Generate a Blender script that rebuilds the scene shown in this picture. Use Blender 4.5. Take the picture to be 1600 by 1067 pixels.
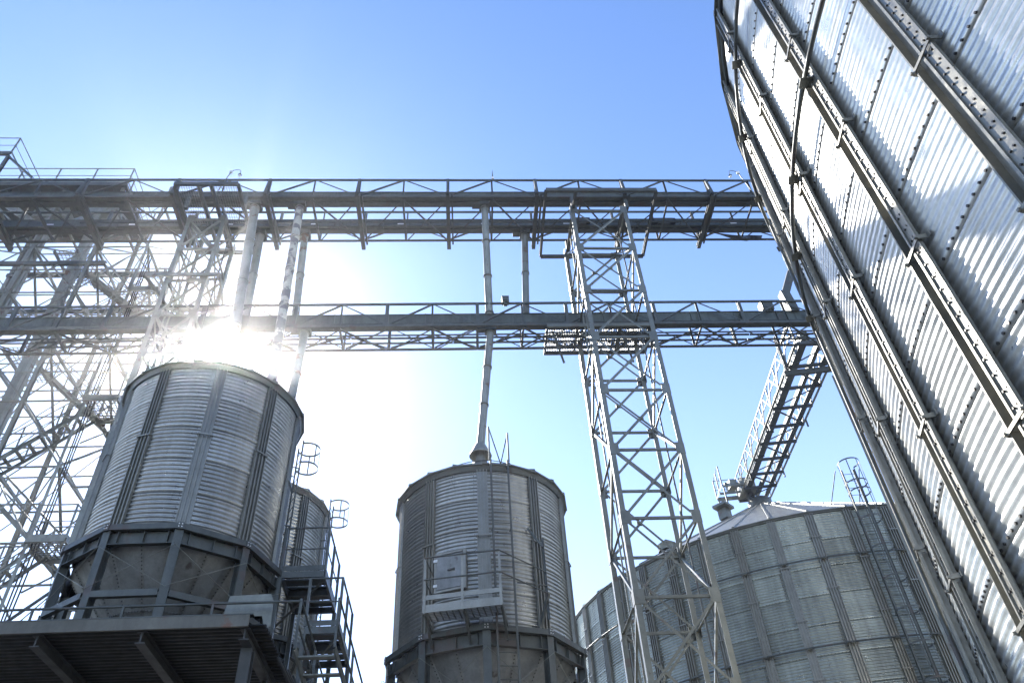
import bpy, math, random
from mathutils import Matrix, Vector, Euler
random.seed(7)
PI = math.pi
scene = bpy.context.scene
for o in list(bpy.data.objects): bpy.data.objects.remove(o)

# ------------------------------------------------------------------ camera
PITCH, ROLL, FPX = 0.7502, -0.0698, 1236.27
cd = bpy.data.cameras.new('camera'); cam = bpy.data.objects.new('camera', cd)
scene.collection.objects.link(cam)
fw = Vector((0, math.cos(PITCH), math.sin(PITCH)))
rt0 = Vector((1, 0, 0)); up0 = Vector((0, -math.sin(PITCH), math.cos(PITCH)))
rt = rt0*math.cos(ROLL) + up0*math.sin(ROLL); up = -rt0*math.sin(ROLL) + up0*math.cos(ROLL)
m = Matrix((rt, up, -fw)).transposed().to_4x4()
cam.matrix_world = m
cd.sensor_fit = 'HORIZONTAL'; cd.sensor_width = 36.0; cd.lens = 36.0*FPX/1600.0
cd.clip_end = 5000; cd.clip_start = 0.05
scene.camera = cam
scene.render.resolution_x, scene.render.resolution_y = 1024, 682

# ------------------------------------------------------------------ sky and sun
SUN = Vector((-0.3577, 0.6812, 0.6388)).normalized()
EL = math.asin(SUN.z); AZ = math.atan2(SUN.x, SUN.y)
world = bpy.data.worlds.new('World'); scene.world = world; world.use_nodes = True
nt = world.node_tree; nt.nodes.clear()
def wn(t, **k):
    n = nt.nodes.new(t)
    for a, b in k.items(): setattr(n, a, b)
    return n
wo = wn('ShaderNodeOutputWorld'); bg = wn('ShaderNodeBackground')
sky = wn('ShaderNodeTexSky', sky_type='NISHITA', sun_disc=False)
sky.sun_elevation = EL; sky.sun_rotation = AZ; sky.air_density = 1.0; sky.dust_density = 0.2; sky.ozone_density = 1.0
sky.altitude = 0
bg.inputs['Strength'].default_value = 0.104
# bright air round the sun's disc (aureole), falling off with the angle to the sun
tc = wn('ShaderNodeTexCoord'); dot = wn('ShaderNodeVectorMath', operation='DOT_PRODUCT')
dot.inputs[1].default_value = SUN
nt.links.new(tc.outputs['Generated'], dot.inputs[0])
def power(p, k):
    c = wn('ShaderNodeMath', operation='MAXIMUM'); c.inputs[1].default_value = 0.0
    nt.links.new(dot.outputs['Value'], c.inputs[0])
    a = wn('ShaderNodeMath', operation='POWER'); a.inputs[1].default_value = p
    b = wn('ShaderNodeMath', operation='MULTIPLY'); b.inputs[1].default_value = k
    nt.links.new(c.outputs[0], a.inputs[0]); nt.links.new(a.outputs[0], b.inputs[0]); return b
g1 = power(90, 1.4); g2 = power(1100, 46.0); g3 = power(14000, 900.0)
s1 = wn('ShaderNodeMath', operation='ADD'); s2 = wn('ShaderNodeMath', operation='ADD')
nt.links.new(g1.outputs[0], s1.inputs[0]); nt.links.new(g2.outputs[0], s1.inputs[1])
nt.links.new(s1.outputs[0], s2.inputs[0]); nt.links.new(g3.outputs[0], s2.inputs[1])
# pale haze towards the horizon, even all round
sep = wn('ShaderNodeSeparateXYZ'); nt.links.new(tc.outputs['Generated'], sep.inputs[0])
def math_(op, x, y):
    k = wn('ShaderNodeMath', operation=op)
    for i, q in enumerate((x, y)):
        if isinstance(q, (int, float)): k.inputs[i].default_value = q
        else: nt.links.new(q, k.inputs[i])
    return k.outputs[0]
zc = math_('MAXIMUM', math_('MINIMUM', sep.outputs['Z'], 1.0), 0.0)
hz = math_('MULTIPLY', math_('POWER', math_('SUBTRACT', 1.0, zc), 2.0), 4.9)
tint = wn('ShaderNodeVectorMath', operation='MULTIPLY'); tint.inputs[1].default_value = (0.91, 1.13, 1.46)
nt.links.new(sky.outputs[0], tint.inputs[0])
tot = math_('ADD', s2.outputs[0], hz)
mx = wn('ShaderNodeMix', data_type='RGBA', blend_type='ADD'); mx.inputs['Factor'].default_value = 1.0
nt.links.new(tint.outputs[0], mx.inputs['A']); nt.links.new(tot, mx.inputs['B'])
nt.links.new(mx.outputs['Result'], bg.inputs['Color']); nt.links.new(bg.outputs[0], wo.inputs[0])

sl = bpy.data.lights.new('sun', 'SUN'); sl.energy = 5.0; sl.angle = math.radians(0.5); sl.color = (1.0, 0.965, 0.91)
so = bpy.data.objects.new('sun', sl); scene.collection.objects.link(so)
so.rotation_euler = (-SUN).to_track_quat('-Z', 'Y').to_euler()
scene.view_settings.view_transform = 'Standard'; scene.view_settings.look = 'None'
scene.view_settings.exposure = 1.0; scene.view_settings.gamma = 1.0
scene.view_settings.use_curve_mapping = False

# ------------------------------------------------------------------ materials
MAT = {}
def material(name, base, rough=0.5, metal=0.0, var=0.12, nscale=3.0, bump=0.0, bscale=8.0, rust=0.0, spangle=0.0,
             rnd=0.0, streak=0.0, rustcol=(0.16, 0.09, 0.06)):
    mt = bpy.data.materials.new(name); mt.use_nodes = True; MAT[name] = mt
    t = mt.node_tree; n = t.nodes; L = t.links
    bs = n['Principled BSDF']; bs.inputs['Metallic'].default_value = metal
    tcn = n.new('ShaderNodeTexCoord'); geo = n.new('ShaderNodeNewGeometry')
    def nz(scale, detail=4, vec=None, rough_=0.6):
        k = n.new('ShaderNodeTexNoise'); k.inputs['Scale'].default_value = scale; k.inputs['Detail'].default_value = detail
        k.inputs['Roughness'].default_value = rough_
        L.new(vec or geo.outputs['Position'], k.inputs['Vector']); return k.outputs['Fac']
    def rng(v, lo, hi, f0=0.3, f1=0.7):
        r = n.new('ShaderNodeMapRange'); r.inputs['From Min'].default_value = f0; r.inputs['From Max'].default_value = f1
        r.inputs['To Min'].default_value = lo; r.inputs['To Max'].default_value = hi; L.new(v, r.inputs['Value']); return r.outputs[0]
    def mul(a, b):
        k = n.new('ShaderNodeMath'); k.operation = 'MULTIPLY'; L.new(a, k.inputs[0]); L.new(b, k.inputs[1]); return k.outputs[0]
    f = rng(nz(nscale), 1-var, 1+var)
    f = mul(f, rng(nz(nscale*9), 1-var*0.5, 1+var*0.5))
    if spangle:
        v = n.new('ShaderNodeTexVoronoi'); v.inputs['Scale'].default_value = 26; L.new(geo.outputs['Position'], v.inputs['Vector'])
        sp = n.new('ShaderNodeSeparateColor'); L.new(v.outputs['Color'], sp.inputs[0])
        f = mul(f, rng(sp.outputs[0], 1-spangle, 1+spangle, 0, 1))
    if rnd:
        oi = n.new('ShaderNodeObjectInfo'); f = mul(f, rng(oi.outputs['Random'], 1-rnd, 1+rnd*0.6, 0, 1))
    if streak:
        mp = n.new('ShaderNodeMapping'); mp.inputs['Scale'].default_value = (7, 7, 0.35); L.new(geo.outputs['Position'], mp.inputs['Vector'])
        f = mul(f, rng(nz(1.0, 5, mp.outputs[0]), 1-streak, 1.0, 0.35, 0.6))
        f = mul(f, rng(nz(0.55, 6), 1-streak*0.8, 1.0, 0.36, 0.55))
    col = n.new('ShaderNodeVectorMath'); col.operation = 'SCALE'; col.inputs[0].default_value = base
    L.new(f, col.inputs['Scale']); out = col.outputs[0]
    if rust:
        mr = n.new('ShaderNodeMix'); mr.data_type = 'RGBA'; L.new(rng(nz(2.3, 8), 0, 1, 0.66-rust, 0.72-rust), mr.inputs['Factor'])
        L.new(out, mr.inputs['A']); mr.inputs['B'].default_value = (*rustcol, 1); out = mr.outputs['Result']
    L.new(out, bs.inputs['Base Color'])
    L.new(rng(nz(nscale*2.5), max(0.05, rough-0.1), min(1, rough+0.12)), bs.inputs['Roughness'])
    if bump:
        b = n.new('ShaderNodeBump'); b.inputs['Strength'].default_value = bump; b.inputs['Distance'].default_value = 0.05
        L.new(nz(bscale, 3), b.inputs['Height']); L.new(b.outputs[0], bs.inputs['Normal'])
    return mt
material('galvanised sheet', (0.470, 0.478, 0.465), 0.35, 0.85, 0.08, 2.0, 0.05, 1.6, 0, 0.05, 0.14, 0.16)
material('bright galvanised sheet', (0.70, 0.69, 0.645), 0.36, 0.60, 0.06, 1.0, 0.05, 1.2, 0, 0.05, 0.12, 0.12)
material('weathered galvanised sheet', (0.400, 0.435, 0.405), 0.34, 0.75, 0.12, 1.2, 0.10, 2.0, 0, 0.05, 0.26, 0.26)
material('galvanised profile', (0.262, 0.250, 0.212), 0.42, 0.70, 0.10, 3.0, 0.04, 10, 0, 0.05, 0.08)
material('grey painted steel', (0.100, 0.106, 0.096), 0.50, 0.35, 0.16, 3.0, 0.05, 14, 0.10, 0, 0.10, 0.15, (0.10, 0.085, 0.075))
material('pale galvanised steel', (0.225, 0.226, 0.192), 0.45, 0.55, 0.14, 3.0, 0.04, 14, 0.06, 0, 0.12, 0.12, (0.16, 0.13, 0.11))
material('conveyor steel', (0.118, 0.128, 0.108), 0.45, 0.40, 0.16, 1.6, 0.04, 8, 0.05, 0, 0.10, 0.22, (0.10, 0.09, 0.08))
material('hopper plate', (0.290, 0.293, 0.282), 0.55, 0.45, 0.16, 2.2, 0.08, 5, 0.03, 0, 0.14, 0.15, (0.13, 0.11, 0.1))
material('pipe steel', (0.270, 0.275, 0.245), 0.45, 0.45, 0.14, 2.0, 0.05, 6, 0.06, 0, 0.1, 0.2)
material('flaking painted pipe', (0.477, 0.445, 0.370), 0.55, 0.2, 0.14, 2.5, 0.1, 7, 0.20, 0, 0.1, 0.2, (0.14, 0.125, 0.12))
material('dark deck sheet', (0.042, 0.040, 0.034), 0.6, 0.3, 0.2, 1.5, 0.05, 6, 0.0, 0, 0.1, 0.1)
material('fascia steel', (0.148, 0.138, 0.112), 0.55, 0.3, 0.16, 1.8, 0.05, 8, 0.06, 0, 0.05, 0.15)
material('shaded beam steel', (0.055, 0.054, 0.05), 0.6, 0.2, 0.2, 1.5)  # deck beams and columns: the shade under the deck is put into this colour
material('dark bolt steel', (0.085, 0.080, 0.073), 0.45, 0.7, 0.1, 6)
material('black rubber', (0.02, 0.02, 0.02), 0.6, 0.0, 0.2, 6)
material('white sticker', (0.75, 0.75, 0.75), 0.5, 0.0, 0.06, 6)
material('lamp glass', (0.8, 0.8, 0.78), 0.2, 0.0, 0.05, 6)
material('concrete ground', (0.120, 0.120, 0.116), 0.9, 0.0, 0.22, 0.5, 0.3, 6, 0.05, 0, 0, 0, (0.2, 0.19, 0.18))

# ------------------------------------------------------------------ helpers
COL = scene.collection
PM = {}
MESH = {}
def T(x, y, z): return Matrix.Translation((x, y, z))
def RZ(a): return Matrix.Rotation(a, 4, 'Z')
def mesh(key, builder, mat, smooth=False):
    k = (key, mat)
    if k not in MESH:
        v, f = builder()
        me = bpy.data.meshes.new(str(key[0] if isinstance(key, tuple) else key)); me.from_pydata(v, [], f); me.update()
        me.materials.append(MAT[mat])
        if smooth:
            for p in me.polygons: p.use_smooth = True
        MESH[k] = me
    return MESH[k]
def thing(name, label, cat, loc=(0, 0, 0), rz=0.0, group=None):
    o = bpy.data.objects.new(name, None); o.empty_display_size = 0.2; COL.objects.link(o)
    o.location = loc; o.rotation_euler = (0, 0, rz); o['label'] = label; o['category'] = cat
    if group: o['group'] = group
    PM[o] = T(*loc) @ RZ(rz); return o
def put(name, me, M, parent=None, stuff=False):
    o = bpy.data.objects.new(name, me); COL.objects.link(o)
    if parent is not None:
        o.parent = parent; o.matrix_basis = PM[parent].inverted() @ M
    else: o.matrix_basis = M
    PM[o] = M
    if stuff: o['kind'] = 'stuff'
    return o
def extrude(prof, z0=0.0, z1=1.0):
    n = len(prof)
    v = [(x, y, z0) for x, y in prof] + [(x, y, z1) for x, y in prof]
    f = [(i, (i+1) % n, n+(i+1) % n, n+i) for i in range(n)]
    f += [tuple(range(n-1, -1, -1)), tuple(range(n, 2*n))]
    return v, f
PROF = {
 'box': [(-.5, -.5), (.5, -.5), (.5, .5), (-.5, .5)],
 'angle': [(-.5, -.5), (.5, -.5), (.5, -.36), (-.36, -.36), (-.36, .5), (-.5, .5)],
 'channel': [(-.5, -.5), (.5, -.5), (.5, -.38), (-.36, -.38), (-.36, .38), (.5, .38), (.5, .5), (-.5, .5)],
 'ibeam': [(-.5, -.5), (.5, -.5), (.5, -.4), (.08, -.4), (.08, .4), (.5, .4), (.5, .5), (-.5, .5), (-.5, .4), (-.08, .4), (-.08, -.4), (-.5, -.4)],
}
def ngon(n): return [(math.cos(2*PI*i/n)*.5, math.sin(2*PI*i/n)*.5) for i in range(n)]
PROF['tube'] = ngon(12); PROF['pipe'] = ngon(24); PROF['rod'] = ngon(6)
def frame(a, b, upv=(0, 0, 1)):
    a = Vector(a); b = Vector(b); z = b-a; L = z.length; z = z/L
    u_ = Vector(upv)
    if abs(z.dot(u_)) > 0.97: u_ = Vector((0.08, -1, 0)).normalized()
    x = u_.cross(z).normalized(); y = z.cross(x)
    R = Matrix((x, y, z)).transposed().to_4x4()
    return Matrix.Translation(a) @ R, L
def bar(name, a, b, w, h, mat, parent, prof='box', upv=(0, 0, 1), flip=1):
    """one straight member from a to b; w across, h along upv"""
    M, L = frame(a, b, upv)
    j = 1 + random.uniform(-.02, .02); k = 1 + random.uniform(-.02, .02)
    return put(name, mesh(('bar_'+prof,), lambda: extrude(PROF[prof]), mat, prof in ('pipe', 'tube')),
               M @ Matrix.Diagonal((w*j*flip, h*k, L, 1)), parent)
def box(name, c, size, mat, parent, rz=0.0, M=None):
    MM = (M if M is not None else T(*c) @ RZ(rz)) @ Matrix.Diagonal((*size, 1)) @ T(0, 0, -.5)
    return put(name, mesh(('bar_box',), lambda: extrude(PROF['box']), mat), MM, parent)
class MB:
    """collects shapes into one mesh"""
    def __init__(s): s.v = []; s.f = []
    def add(s, v, f, M=None):
        o = len(s.v)
        s.v += [tuple(M @ Vector(p)) for p in v] if M is not None else list(v)
        s.f += [tuple(o+i for i in q) for q in f]; return s
    def bar(s, a, b, w, h, prof='box', upv=(0, 0, 1)):
        M, L = frame(a, b, upv); v, f = extrude(PROF[prof]); return s.add(v, f, M @ Matrix.Diagonal((w, h, L, 1)))
    def box(s, c, size, rz=0):
        v, f = extrude(PROF['box'], -.5, .5); return s.add(v, f, T(*c) @ RZ(rz) @ Matrix.Diagonal((*size, 1)))
    def path(s, pts, r, n=8):
        for a, b in zip(pts[:-1], pts[1:]):
            M, L = frame(a, b); v, f = extrude(ngon(n)); s.add(v, f, M @ Matrix.Diagonal((2*r, 2*r, L, 1)))
        return s
    def sweep(s, pts, r, n=8):
        pts = [Vector(p) for p in pts]; o = len(s.v); K = len(pts)
        for i, p in enumerate(pts):
            d = (pts[min(i+1, K-1)]-pts[max(i-1, 0)]).normalized()
            ref = Vector((0, 0, 1)) if abs(d.z) < .9 else Vector((1, 0, 0))
            x = ref.cross(d).normalized(); y = d.cross(x)
            for q in range(n):
                t = 2*PI*q/n; s.v.append(tuple(p + x*math.cos(t)*r + y*math.sin(t)*r))
        for i in range(K-1):
            for q in range(n):
                s.f.append((o+i*n+q, o+i*n+(q+1) % n, o+(i+1)*n+(q+1) % n, o+(i+1)*n+q))
        s.f.append(tuple(o+q for q in range(n-1, -1, -1))); s.f.append(tuple(o+(K-1)*n+q for q in range(n)))
        return s
    def out(s): return s.v, s.f
_uid = [0]
def one(name, mb, mat, parent=None, smooth=False, stuff=False, M=Matrix.Identity(4)):
    _uid[0] += 1
    return put(name, mesh((name, _uid[0]), mb.out, mat, smooth), M, parent, stuff)
YAW = 0.0855
def W(u, v, z):
    return Vector((u*math.cos(YAW) - v*math.sin(YAW), u*math.sin(YAW) + v*math.cos(YAW), z))
UU = Vector((math.cos(YAW), math.sin(YAW), 0)); VV = Vector((-math.sin(YAW), math.cos(YAW), 0))
GZ = -1.6
def revolve(prof, n=24, a0=0.0, a1=2*PI):
    """prof: list of (r, z); angle 0 points to -Y and grows to +X"""
    full = abs(a1-a0-2*PI) < 1e-6; K = n if full else n+1; P = len(prof)
    v = []
    for i in range(K):
        a = a0 + (a1-a0)*i/n
        v += [(r*math.sin(a), -r*math.cos(a), z) for r, z in prof]
    f = []
    for i in range(n):
        j = (i+1) % K
        for k in range(P-1): f.append((i*P+k, j*P+k, j*P+k+1, i*P+k+1))
    return v, f

# ------------------------------------------------------------------ ground
def ground():
    v = []; f = []; n = 40; S = 400
    for i in range(n+1):
        for j in range(n+1):
            x = -S + 2*S*i/n; y = -S + 2*S*j/n
            v.append((x, y, GZ))
    for i in range(n):
        for j in range(n): f.append((i*(n+1)+j, (i+1)*(n+1)+j, (i+1)*(n+1)+j+1, i*(n+1)+j+1))
    return v, f
g = put('ground', mesh('ground', ground, 'concrete ground'), Matrix.Identity(4)); g['kind'] = 'structure'

# ------------------------------------------------------------------ silo pieces
def sheet_mesh(R, d, h, waves, amp, cols=6, per=8):
    """corrugated curved wall sheet; lower edge laps outwards over the sheet below"""
    def b():
        v = []; rows = waves*per
        for j in range(rows+1):
            z = h*j/rows
            r = R + amp*math.sin(2*PI*j/per) + (0.006 if j < per*0.5 else 0)
            if j == 0: z = -0.035
            for i in range(cols+1):
                a = -d/2 + d*i/cols
                v.append((r*math.sin(a), -r*math.cos(a), z))
        f = []
        for j in range(rows):
            for i in range(cols):
                p = j*(cols+1)+i; f.append((p, p+1, p+cols+2, p+cols+1))
        # folded lower lip gives the lap its edge
        o = len(v)
        for i in range(cols+1):
            a = -d/2 + d*i/cols; r = R-0.012
            v.append((r*math.sin(a), -r*math.cos(a), -0.035))
        for i in range(cols): f.append((i, o+i, o+i+1, i+1))
        return v, f
    return b
def hexhead(s=0.011, h=0.013):
    p = [(math.cos(PI*i/3)*s, math.sin(PI*i/3)*s) for i in range(6)]
    v, f = extrude(p, 0, h); return v, f
def bolts_mesh(pts, s=0.011, h=0.013):
    """pts: (angle, radius, z): bolt heads standing radially outwards"""
    def b():
        mb = MB(); hv, hf = hexhead(s, h)
        for a, r, z in pts:
            M = RZ(a) @ T(0, -r, z) @ Matrix.Rotation(PI/2, 4, 'X'); mb.add(hv, hf, M)
        return mb.out()
    return b
def rib_profile(w, d, kind='ridged'):
    x = w/2; t = .012
    if kind == 'hooked':       # base plate, upright web and an outer flange that overhangs to one side
        m = x*.1
        return [(-x, 0), (m, 0), (m, -d+.032), (x, -d+.032), (x, -d), (x-.024, -d), (x-.024, -d+.018), (m, -d+.018), (m, -d), (m-.028, -d),
                (m-.028, -t), (-x+.016, -t), (-x+.016, -d), (-x, -d)]
    p = [(-x, 0), (x, 0)]; n = 4; rw = w*.085
    for i in range(n):         # four ridges with three grooves, right to left
        c = x-rw/2-(w-rw)*i/(n-1)
        p += [(c+rw/2, -d*.25 if i else 0), (c+rw*.4, -d), (c-rw*.4, -d), (c-rw/2, -d*.25 if i < n-1 else 0)]
    q = []
    for v in p:
        if not q or (abs(v[0]-q[-1][0]) + abs(v[1]-q[-1][1])) > 1e-5: q.append(v)
    if abs(q[0][0]-q[-1][0]) + abs(q[0][1]-q[-1][1]) < 1e-5: q.pop()
    return q
def rib_mesh(R, w, dpt, L, kind='ridged'):
    def b():
        pr = [(x, -R + y + 0.0) for x, y in rib_profile(w, dpt, kind)][::-1]
        return extrude(pr, 0, L)
    return b
def roof_panel_mesh(Re, Rt, ze, zt, d, seam=0.03, tl=0.0):
    """radial roof sheet with an upstanding seam on each edge and a turned-down eave"""
    def b():
        v = []; f = []
        def P(r, z, a): return (r*math.sin(a), -r*math.cos(a), z)
        h = d/2; s = seam/Re*.8; st = seam/Rt*.5
        top = [P(Re, ze+seam, -h), P(Re, ze+seam, -h+s), P(Re, ze, -h+s*1.2), P(Re, ze, h-s*1.2), P(Re, ze+seam, h-s), P(Re, ze+seam, h)]
        tip = [P(Rt, zt+seam, -h), P(Rt, zt+seam, -h+st), P(Rt, zt, -h+st*1.2), P(Rt, zt, h-st*1.2), P(Rt, zt+seam, h-st), P(Rt, zt+seam, h)]
        low = [P(Re+.004, ze-.035, -h), P(Re+.004, ze-.035, -h+s), P(Re+.004, ze-.035, -h+s*1.2), P(Re+.004, ze-.035, h-s*1.2), P(Re+.004, ze-.035, h-s), P(Re+.004, ze-.035, h)]
        inn = [P(Re-.12, ze-.03, -h), P(Re-.12, ze-.03, h)]
        q = [tl*(1-i/5) for i in range(6)]
        top = [(x, y, z+e) for (x, y, z), e in zip(top, q)]; low = [(x, y, z+e) for (x, y, z), e in zip(low, q)]
        v = top+tip+low+inn
        for i in range(5):
            f.append((i, i+1, 6+i+1, 6+i)); f.append((12+i, 12+i+1, i+1, i))
        f.append((18, 19, 17, 16, 15, 14, 13, 12))
        return v, f
    return b

def corrugated_shell(R, z0, z1, a0, a1, pitch, amp, n, per=4):
    rows = max(2, int((z1-z0)/pitch*per))
    return revolve([(R + amp*math.sin(2*PI*j/per), z0+(z1-z0)*j/rows) for j in range(rows+1)], n, a0, a1)

def big_silo(name, label, cx, cy, eave, phase, kpanels, klo_z, sheet_mat, rings, roof_mat, bolts=True, per=8, amp=.0095):
    R = 10.88; N = 50; d = 2*PI/N; SH = 1.0
    t = thing(name, label, 'silo', (cx, cy, GZ))
    C = T(cx, cy, 0)
    k0, k1 = kpanels
    top = eave - 0.12
    nr = int((top - klo_z)/SH)
    zb = top - nr*SH
    sh = mesh(('wall_sheet', eave), sheet_mesh(R, d, SH, 10, amp, 6, per), sheet_mat, True)
    bl = mesh(('bolt_row', eave), bolts_mesh([(-d/2 + d*(i+.5)/12, R+0.010, -0.012) for i in range(12)], 0.014, 0.016), 'dark bolt steel')
    vb = mesh(('seam_bolts', eave), bolts_mesh([(d/2 - .24/R + q*.045/R, R+(amp if i % 2 == 0 else -amp)+.001, SH*(i+.5)/20) for i in range(20) for q in (0, 1)], 0.013, 0.018), 'dark bolt steel')
    for k in range(k0, k1):
        for r in range(nr):
            a = phase + (k+.5)*d
            tilt = Matrix.Rotation(random.uniform(-.0012, .0012), 4, 'Z')
            o = put('wall_sheet', sh, C @ T(0, 0, zb + r*SH) @ RZ(a) @ tilt, t)
            if bolts:
                put('bolt_row', bl, C @ T(0, 0, zb + r*SH) @ RZ(a), o, True)
                if (k*2+r) % 5 == 0: put('seam_bolts', vb, C @ T(0, 0, zb + r*SH) @ RZ(a), o, True)
    aA = phase + k0*d; aB = phase + k1*d
    mb = MB(); v, f = corrugated_shell(R, zb, top, aB, aA+2*PI, 0.1, 0.0125, 90); mb.add(v, f)
    v, f = corrugated_shell(R, GZ, zb, 0, 2*PI, 0.1, 0.0125, 100); mb.add(v, f)
    one('rear_wall', mb, sheet_mat, t, True, False, C)
    # stiffeners, in lengths that overlap at strap brackets, staggered on every other line
    SP = 1.937; rk = 'hooked' if eave < 14 else 'ridged'
    rm = mesh(('stiffener', eave), rib_mesh(R+.012, .30, .10, SP-.004, rk), 'galvanised profile')
    bm = mesh(('stiffener_bolts', eave), bolts_mesh([(q*.30/R, R+(.094 if rk == 'hooked' else .037), .06+SP*(i+.5)/12-.05) for i in range(12) for q in (.15, .33)], 0.011, 0.016), 'dark bolt steel')
    def strap():
        mb = MB()
        mb.box((0, -R-.120, 0), (.36, .012, .035)); mb.box((-.172, -R-.07, 0), (.012, .10, .05)); mb.box((.172, -R-.07, 0), (.012, .10, .05))
        mb.box((-.195, -R-.026, 0), (.05, .012, .06)); mb.box((.195, -R-.026, 0), (.05, .012, .06))
        for s in (-.165, .165): mb.box((s, -R-.137, 0), (.024, .022, .024))
        return mb.out()
    st = mesh(('joint_strap', eave), strap, 'galvanised profile')
    for k in range(k0, k1+1):
        a = phase + k*d
        z = 12.10 - (0 if k % 2 == 0 else .5*SP) + (eave-13.14)
        z += SP*math.ceil((top - z)/SP)
        while z > klo_z:
            zl = z-SP
            if z > top+.001:
                L = top - zl
                m2 = mesh(('stiffener_top', eave, k % 2), rib_mesh(R+.012, .30, .10, L-.004, rk), 'galvanised profile')
                put('stiffener', m2, C @ T(0, 0, zl) @ RZ(a), t)
            else:
                o = put('stiffener', rm, C @ T(0, 0, zl) @ RZ(a), t)
                if bolts: put('bolt_row', bm, C @ T(0, 0, zl) @ RZ(a), o, True)
            put('joint_strap', st, C @ T(0, 0, zl) @ RZ(a), t)
            z = zl
    # wind rings of pipe on bracket plates
    for zr in rings:
        RR = R + .17
        for k in range(k0, k1):
            a0 = phase+k*d; a1 = a0+d
            pts = [(cx+RR*math.sin(a0+(a1-a0)*i/4), cy-RR*math.cos(a0+(a1-a0)*i/4), zr) for i in range(5)]
            one('wind_ring_pipe', MB().sweep(pts, .029, 10), 'grey painted steel', t, True)
        rp = mesh(('ring_bracket',), lambda: MB().box((0, -R-.16, -.045), (.14, .15, .010)).box((0, -R-.125, -.02), (.05, .04, .09)).out(), 'pale galvanised steel')
        for k in range(k0, k1+1): put('ring_bracket', rp, C @ T(0, 0, zr) @ RZ(phase+k*d), t)
    # eave ring and roof
    one('eave_ring', MB().add(*revolve([(R+.03, eave-.11), (R+.06, eave-.11), (R+.085, eave-.03), (R+.03, eave-.03)], 100)), 'grey painted steel', t, False, False, C)
    if roof_mat:
        zt = eave + (R-.6)*math.tan(math.radians(32.2))
        rpm = mesh(('roof_panel', eave), roof_panel_mesh(R+.13, .55, eave-.02, zt, d*.998, .05), roof_mat)
        for k in range(N): put('roof_panel', rpm, C @ RZ(phase+(k+.5)*d), t)
        one('roof_cap', MB().add(*revolve([(.62, zt-.02), (.62, zt+.35), (.45, zt+.5), (.001, zt+.55)], 24)), 'pale galvanised steel', t, True, False, C)
    return t, C, R, d

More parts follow.
